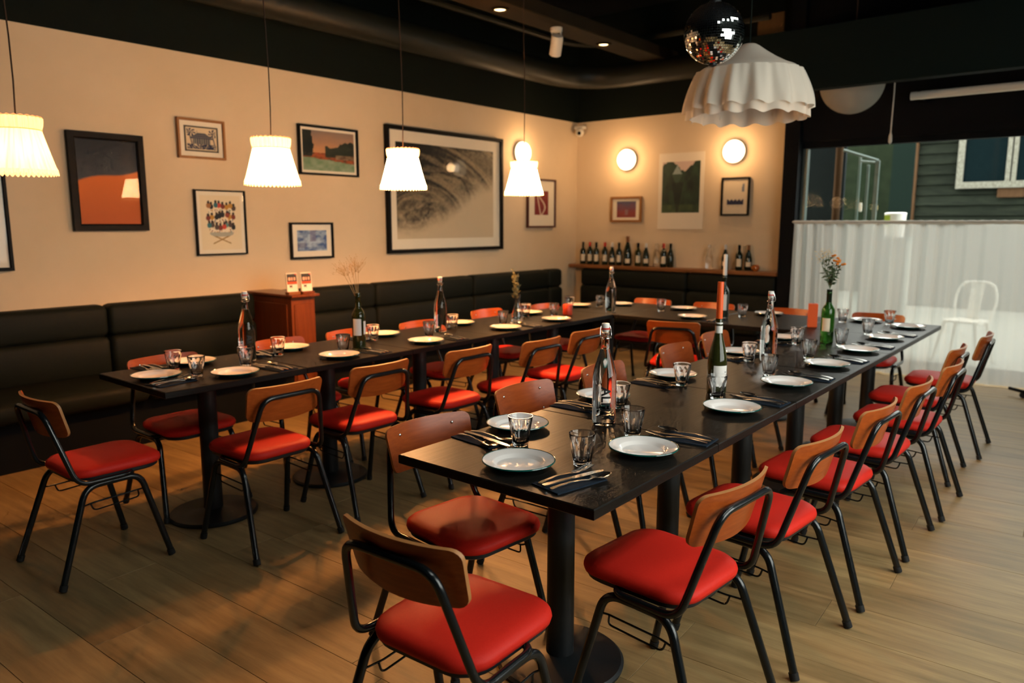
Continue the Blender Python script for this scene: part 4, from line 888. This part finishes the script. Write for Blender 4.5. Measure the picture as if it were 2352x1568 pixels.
for k, (x, y) in enumerate(((0.85, 0.098), (0.85, 0.085), (0.85, 0.070), (0.98, 0.098), (0.98, 0.085), (0.98, 0.070))):
    obj('small_print', wrap_label(0.0412, y-0.004, y+0.003, x, x+0.10, 4), M_GREYINK, b)
t = thing('taper_candle', 'tall orange taper candle stuck in the dark wine bottle', 'candle', (-1.315, 2.985, TZ+0.305))
obj('wax', MB().lathe([(0.010, 0.0), (0.0135, 0.02), (0.0132, 0.165), (0.0128, 0.172), (0.006, 0.168)], 20, cap0=True, cap1=True), M_ORANGEW, t, True); obj('wick', MB().tube([(0, 0, 0.165), (0.001, 0.001, 0.178)], 0.001, 5), M_INK, t)
b = bottle('wine_bottle', 'olive wine bottle with white label holding dried flowers on left-hand row', (-3.39, 2.745, TZ), BORD, M_OLIVE, [(0.0389, 0.085, 0.180, -0.9, 0.35, M_LABEL), (0.0389, 0.09, 0.165, 0.75, 1.4, M_LABEL)])
b = bottle('wine_bottle', 'tall dark wine bottle with white neck and candle stub, far cross row', (-2.38, 5.47, TZ), BORD, M_DARKGL, [(0.0389, 0.06, 0.18, -0.6, 0.6, M_LABEL)], None)
t = thing('taper_candle', 'white taper candle in the tall bottle on far cross row', 'candle', (-2.38, 5.47, TZ+0.31)); obj('wax', MB().lathe([(0.010, 0.0), (0.0148, 0.018), (0.0145, 0.17), (0.012, 0.175)], 18, cap0=True, cap1=True), M_WHITECAP, t, True); obj('wick', MB().tube([(0, 0, 0.17), (0, 0, 0.185)], 0.001, 5), M_INK, t)
b = bottle('wine_bottle', 'bright green wine bottle with cream label holding flowers, right-hand row', (-1.375, 4.69, TZ), BORD, M_GREENGL, [(0.0389, 0.075, 0.155, -0.9, 0.35, M_LABEL2)], [(0.0152, 0.245), (0.0158, 0.25), (0.0158, 0.326)], M_DARKGL)
t = thing('pillar_candle', 'square orange pillar candle beside the green flower bottle', 'candle', (-1.675, 5.36, TZ), 0.35); obj('wax', MB().box(-0.031, 0.031, -0.031, 0.031, 0.0, 0.165, 0.004), M_ORANGEW, t); obj('wick', MB().tube([(0, 0, 0.16), (0.002, 0, 0.172)], 0.0012, 5), M_INK, t)
t = thing('pillar_candle', 'short red orange pillar candle on the left-hand row', 'candle', (-3.42, 4.87, TZ)); obj('wax', MB().lathe([(0.037, 0), (0.038, 0.004), (0.038, 0.078), (0.036, 0.082), (0.01, 0.078)], 28, cap0=True, cap1=True), M_REDW, t, True); obj('wick', MB().tube([(0, 0, 0.077), (0.001, 0, 0.09)], 0.0012, 5), M_INK, t)
# plants
def leafq(mb, p, d, l, w, rr):
    d = d.normalized(); s = d.cross(Vector((rr.uniform(-1, 1), rr.uniform(-1, 1), rr.uniform(-1, 1)))).normalized(); u = d.cross(s)
    mb.add([p, p+d*l*0.35+s*w+u*w*0.3, p+d*l, p+d*l*0.35-s*w+u*w*0.3, p+d*l*0.45], [(0, 1, 4), (1, 2, 4), (2, 3, 4), (3, 0, 4)])
rr = random.Random(21)
t = thing('dried_flowers', 'wispy dried flower sprigs in the olive wine bottle', 'dried flowers', (-3.39, 2.745, TZ+0.32))
side = Vector((-0.77, -0.63, 0))
for k in range(5):
    st = MB(); hd = MB(); end = side*rr.uniform(-0.01, 0.16)*(1 if k else 0.2)+Vector((rr.uniform(-0.03, 0.03), rr.uniform(-0.03, 0.03), rr.uniform(0.15, 0.215)))
    P0 = Vector((0, 0, -0.05)); mid = P0*0.5+end*0.5+Vector((0, 0, 0.03)); pts = [P0*(1-s)**2+mid*2*s*(1-s)+end*s*s for s in [i/6 for i in range(7)]]
    st.tube(pts, 0.0011, 5)
    for q in range(22):
        e = end+Vector((rr.gauss(0, 0.024), rr.gauss(0, 0.024), rr.gauss(-0.01, 0.022))); st.tube([pts[rr.choice((4, 5))], e], 0.0005, 4, False); hd.ball(e, 0.0022, 5, 4)
    s_ = obj('stem', st, M_DRY, t); hh_ = obj('flower_heads', hd, M_DRY, s_); hh_['kind'] = 'stuff'
t = thing('vase', 'slim clear glass vase with grey green eucalyptus on left-hand row', 'vase', (-3.46, 4.28, TZ))
obj('vase_body', MB().lathe([(0.001, 0.0), (0.036, 0.0), (0.042, 0.01), (0.040, 0.05), (0.028, 0.10), (0.021, 0.14), (0.025, 0.20), (0.0235, 0.20), (0.0195, 0.14), (0.026, 0.10), (0.037, 0.05), (0.037, 0.014), (0.001, 0.012)], 32), M_GLASS, t, True, 50)
for k in range(4):
    st = MB(); end = Vector((rr.uniform(-0.05, 0.05), rr.uniform(-0.05, 0.05), rr.uniform(0.30, 0.40))); st.tube([(0, 0, 0.02), end*0.55, end], 0.0016, 5); s_ = obj('stem', st, M_LEAFG, t); lf = MB()
    for q in range(16):
        p = end*(0.5+0.5*q/15); leafq(lf, p, Vector((rr.uniform(-1, 1), rr.uniform(-1, 1), rr.uniform(0.0, 0.8))), 0.036, 0.011, rr)
    o = obj('leaves', lf, M_LEAFG, s_); o['kind'] = 'stuff'
t = thing('flower_bouquet', 'bouquet of orange and cream flowers in green bottle', 'flowers', (-1.375, 4.69, TZ+0.32))
for k in range(9):
    st = MB(); a = rr.uniform(0, 6.28); sp = rr.uniform(0.02, 0.085); end = Vector((sp*math.cos(a), sp*math.sin(a), rr.uniform(0.13, 0.21)))
    if k < 4: end = RT*rr.uniform(0.0, 0.06)+Vector((0, 0, rr.uniform(0.15, 0.20)))+FW*rr.uniform(-0.04, 0.03)
    elif k < 7: end = RT*rr.uniform(-0.08, 0.01)+Vector((0, 0, rr.uniform(0.19, 0.235)))
    st.tube([(0, 0, -0.06), (0, 0, 0.01), end*0.6, end], 0.0014, 5); s_ = obj('stem', st, M_LEAF, t); lf = MB()
    for q in range(14): leafq(lf, Vector((0, 0, 0.01))+end*(0.15+0.65*q/13), Vector((rr.uniform(-1, 1), rr.uniform(-1, 1), rr.uniform(-0.3, 0.8))), 0.038, 0.0065, rr)
    o = obj('leaves', lf, M_LEAF, s_); o['kind'] = 'stuff'
    hd = MB()
    if k < 4:
        for q in range(3): hd.ball(end+Vector((rr.gauss(0, 0.012), rr.gauss(0, 0.012), rr.gauss(0, 0.012))), 0.010, 8, 6, 1, 1, 0.7)
        o = obj('flower_head', hd, M_FLOWER, s_, True); o['kind'] = 'stuff'
    else:
        for q in range(26): hd.ball(end+Vector((rr.gauss(0, 0.018), rr.gauss(0, 0.018), rr.gauss(0, 0.010))), 0.0032, 5, 4)
        o = obj('flower_head', hd, M_CREAMF, s_); o['kind'] = 'stuff'
# bottles on the ledge
SB = [(-5.42, 'B', M_DARKGL, 'first from the corner'), (-5.335, 'B', M_DARKGL, 'second from the corner'), (-5.22, 'B', M_DARKGL, 'third from the corner'), (-5.11, 'B', M_DARKGL, 'fourth from the corner'), (-4.985, 'U', M_DARKGL, 'fifth from the corner'), (-4.905, 'B', M_DARKGL, 'sixth from the corner'),
      (-4.765, 'C', M_DARKGL, ''), (-4.635, 'B', M_OLIVE, 'just right of the tallest bottle'), (-4.51, 'U', M_DARKGL, 'under the left edge of the jungle poster'), (-4.385, 'U', M_GLASS, ''), (-4.275, 'B', M_DARKGL, 'behind a label-less dark one'), (-4.20, 'U', M_DARKGL, 'right end of the long left group'),
      (-3.695, 'U', M_GLASS, ''), (-3.52, 'U', M_DARKGL, 'standing alone behind the candle tip'), (-3.345, 'B', M_DARKGL, 'left of the last pair near black post'), (-3.25, 'U', M_DARKGL, 'last one beside the amber globe')]
for i, (x, ty, gm, who) in enumerate(SB):
    prof = BORD if ty == 'B' else BURG; sc = 0.86; y = 8.045 if i % 2 == 0 else 8.075
    if ty == 'C': sc = 1.10; lab = 'tallest dark champagne bottle on the wooden ledge'
    elif gm is M_GLASS: lab = 'clear glass bottle on the ledge, ' + ('left of the dark pair under the poster' if x < -4 else 'standing apart right of the poster')
    else: lab = 'dark wine bottle on the wooden ledge, '+who
    L = [(0.0389 if ty == 'B' else 0.0409, 0.05, 0.15 if ty == 'B' else 0.11, -0.75, 0.75, M_LABEL2 if gm is not M_GLASS else M_LABEL2)]
    if ty == 'C': L = [(0.0409, 0.03, 0.08, -0.6, 0.6, M_LABEL2)]
    if i == 12 or i == 11: L = []
    cp_ = [(0.0152, 0.262), (0.0162, 0.266), (0.0162, 0.326)] if gm is not M_GLASS else None
    capm = [M_DARKGL, M_REDRUB, M_BLACK, M_REDRUB, M_WHITECAP, M_BLACK, M_SHELF, M_BLACK, M_WHITECAP][i % 9]
    bottle('wine_bottle', lab, (x, y, 0.936), prof, gm, L, cp_, capm, group='bottles on the ledge', sc=sc).scale = (1.14, 1.14, 1.0)
t = thing('amber_globe', 'small round amber glass tealight holder on ledge', 'candle holder', (-3.15, 8.03, 0.936)); obj('glass_bowl', MB().lathe([(0.001, 0.0), (0.03, 0.0), (0.047, 0.025), (0.045, 0.05), (0.030, 0.068), (0.027, 0.066), (0.041, 0.05), (0.043, 0.026), (0.028, 0.004), (0.001, 0.004)], 24), mat('amber_glass', (0.9, 0.35, 0.05), 0.05, trans=0.8), t, True); obj('wax', MB().lathe([(0.02, 0.006), (0.02, 0.02), (0.001, 0.02)], 14, cap0=True), M_LABEL, t, True)
# cards on the cabinet
def p_card(u, v):
    if u < 0.06 or u > 0.94 or v > 0.95: return c8('e8dcc6')
    if v < 0.42: return mixc(c8('e8e0d2'), c8('2a2a2a'), 1 if 0.22 < u < 0.5 and 0.22 < v < 0.38 and n1(u*20, v*20) > 0.35 else 0)
    if v < 0.55: return c8('c64a26')
    if u > 0.8 and v > 0.88: return c8('c6261e')
    if 0.6 < v < 0.78 and (abs(u-0.28) < 0.1 or abs(u-0.52) < 0.07 or abs(u-0.74) < 0.08): return c8('d9a58c')
    return c8('23262c')
for y, x, lab in ((3.425, -5.02, 'left one of two printed cards on the wooden cabinet'), (3.535, -4.99, 'right one of two printed cards on the wooden cabinet')):
    t = thing('menu_card', lab, 'card', (x, y, 0.905), PI/2, 'printed cards on the cabinet')
    obj('card_block', MB().box(-0.052, 0.052, -0.03, 0.02, 0, 0.022, 0.002), M_CAB if y > 3.5 else M_SHELF, t)
    o = obj('card', print_mesh('card', 0.098, 0.15, p_card, 50), None, t); o.location = (0, 0.0, 0.092); o.rotation_euler = (-0.10, 0, 0)
    obj('card_back', MB().box(-0.049, 0.049, 0.0012, 0.0022, 0.017, 0.166), M_PAPER, t).rotation_euler = (-0.10, 0, 0)
# dark rolling stand at the right edge
t = thing('rolling_stand', 'black rolling stand with castor cut by the right edge', 'stand', (-0.56, 7.42, 0))
obj('foot_bar', MB().tube([(-0.13, 0.16, 0.055), (0.35, -0.25, 0.055)], 0.014, 8), M_BLACK, t, True); obj('upright', MB().tube([(0.05, 0, 0.06), (0.05, 0, 1.3)], 0.016, 10), M_BLACK, t, True)
for p in ((-0.02, 0.065), (0.33, -0.23)):
    o = obj('castor', MB().lathe([(0.006, -0.012), (0.024, -0.012), (0.026, 0.0), (0.024, 0.012), (0.006, 0.012)], 16, cap0=True, cap1=True), M_RUBBER, t, True); o.location = (p[0], p[1], 0.026); o.rotation_euler = (PI/2, 0, 0.5)
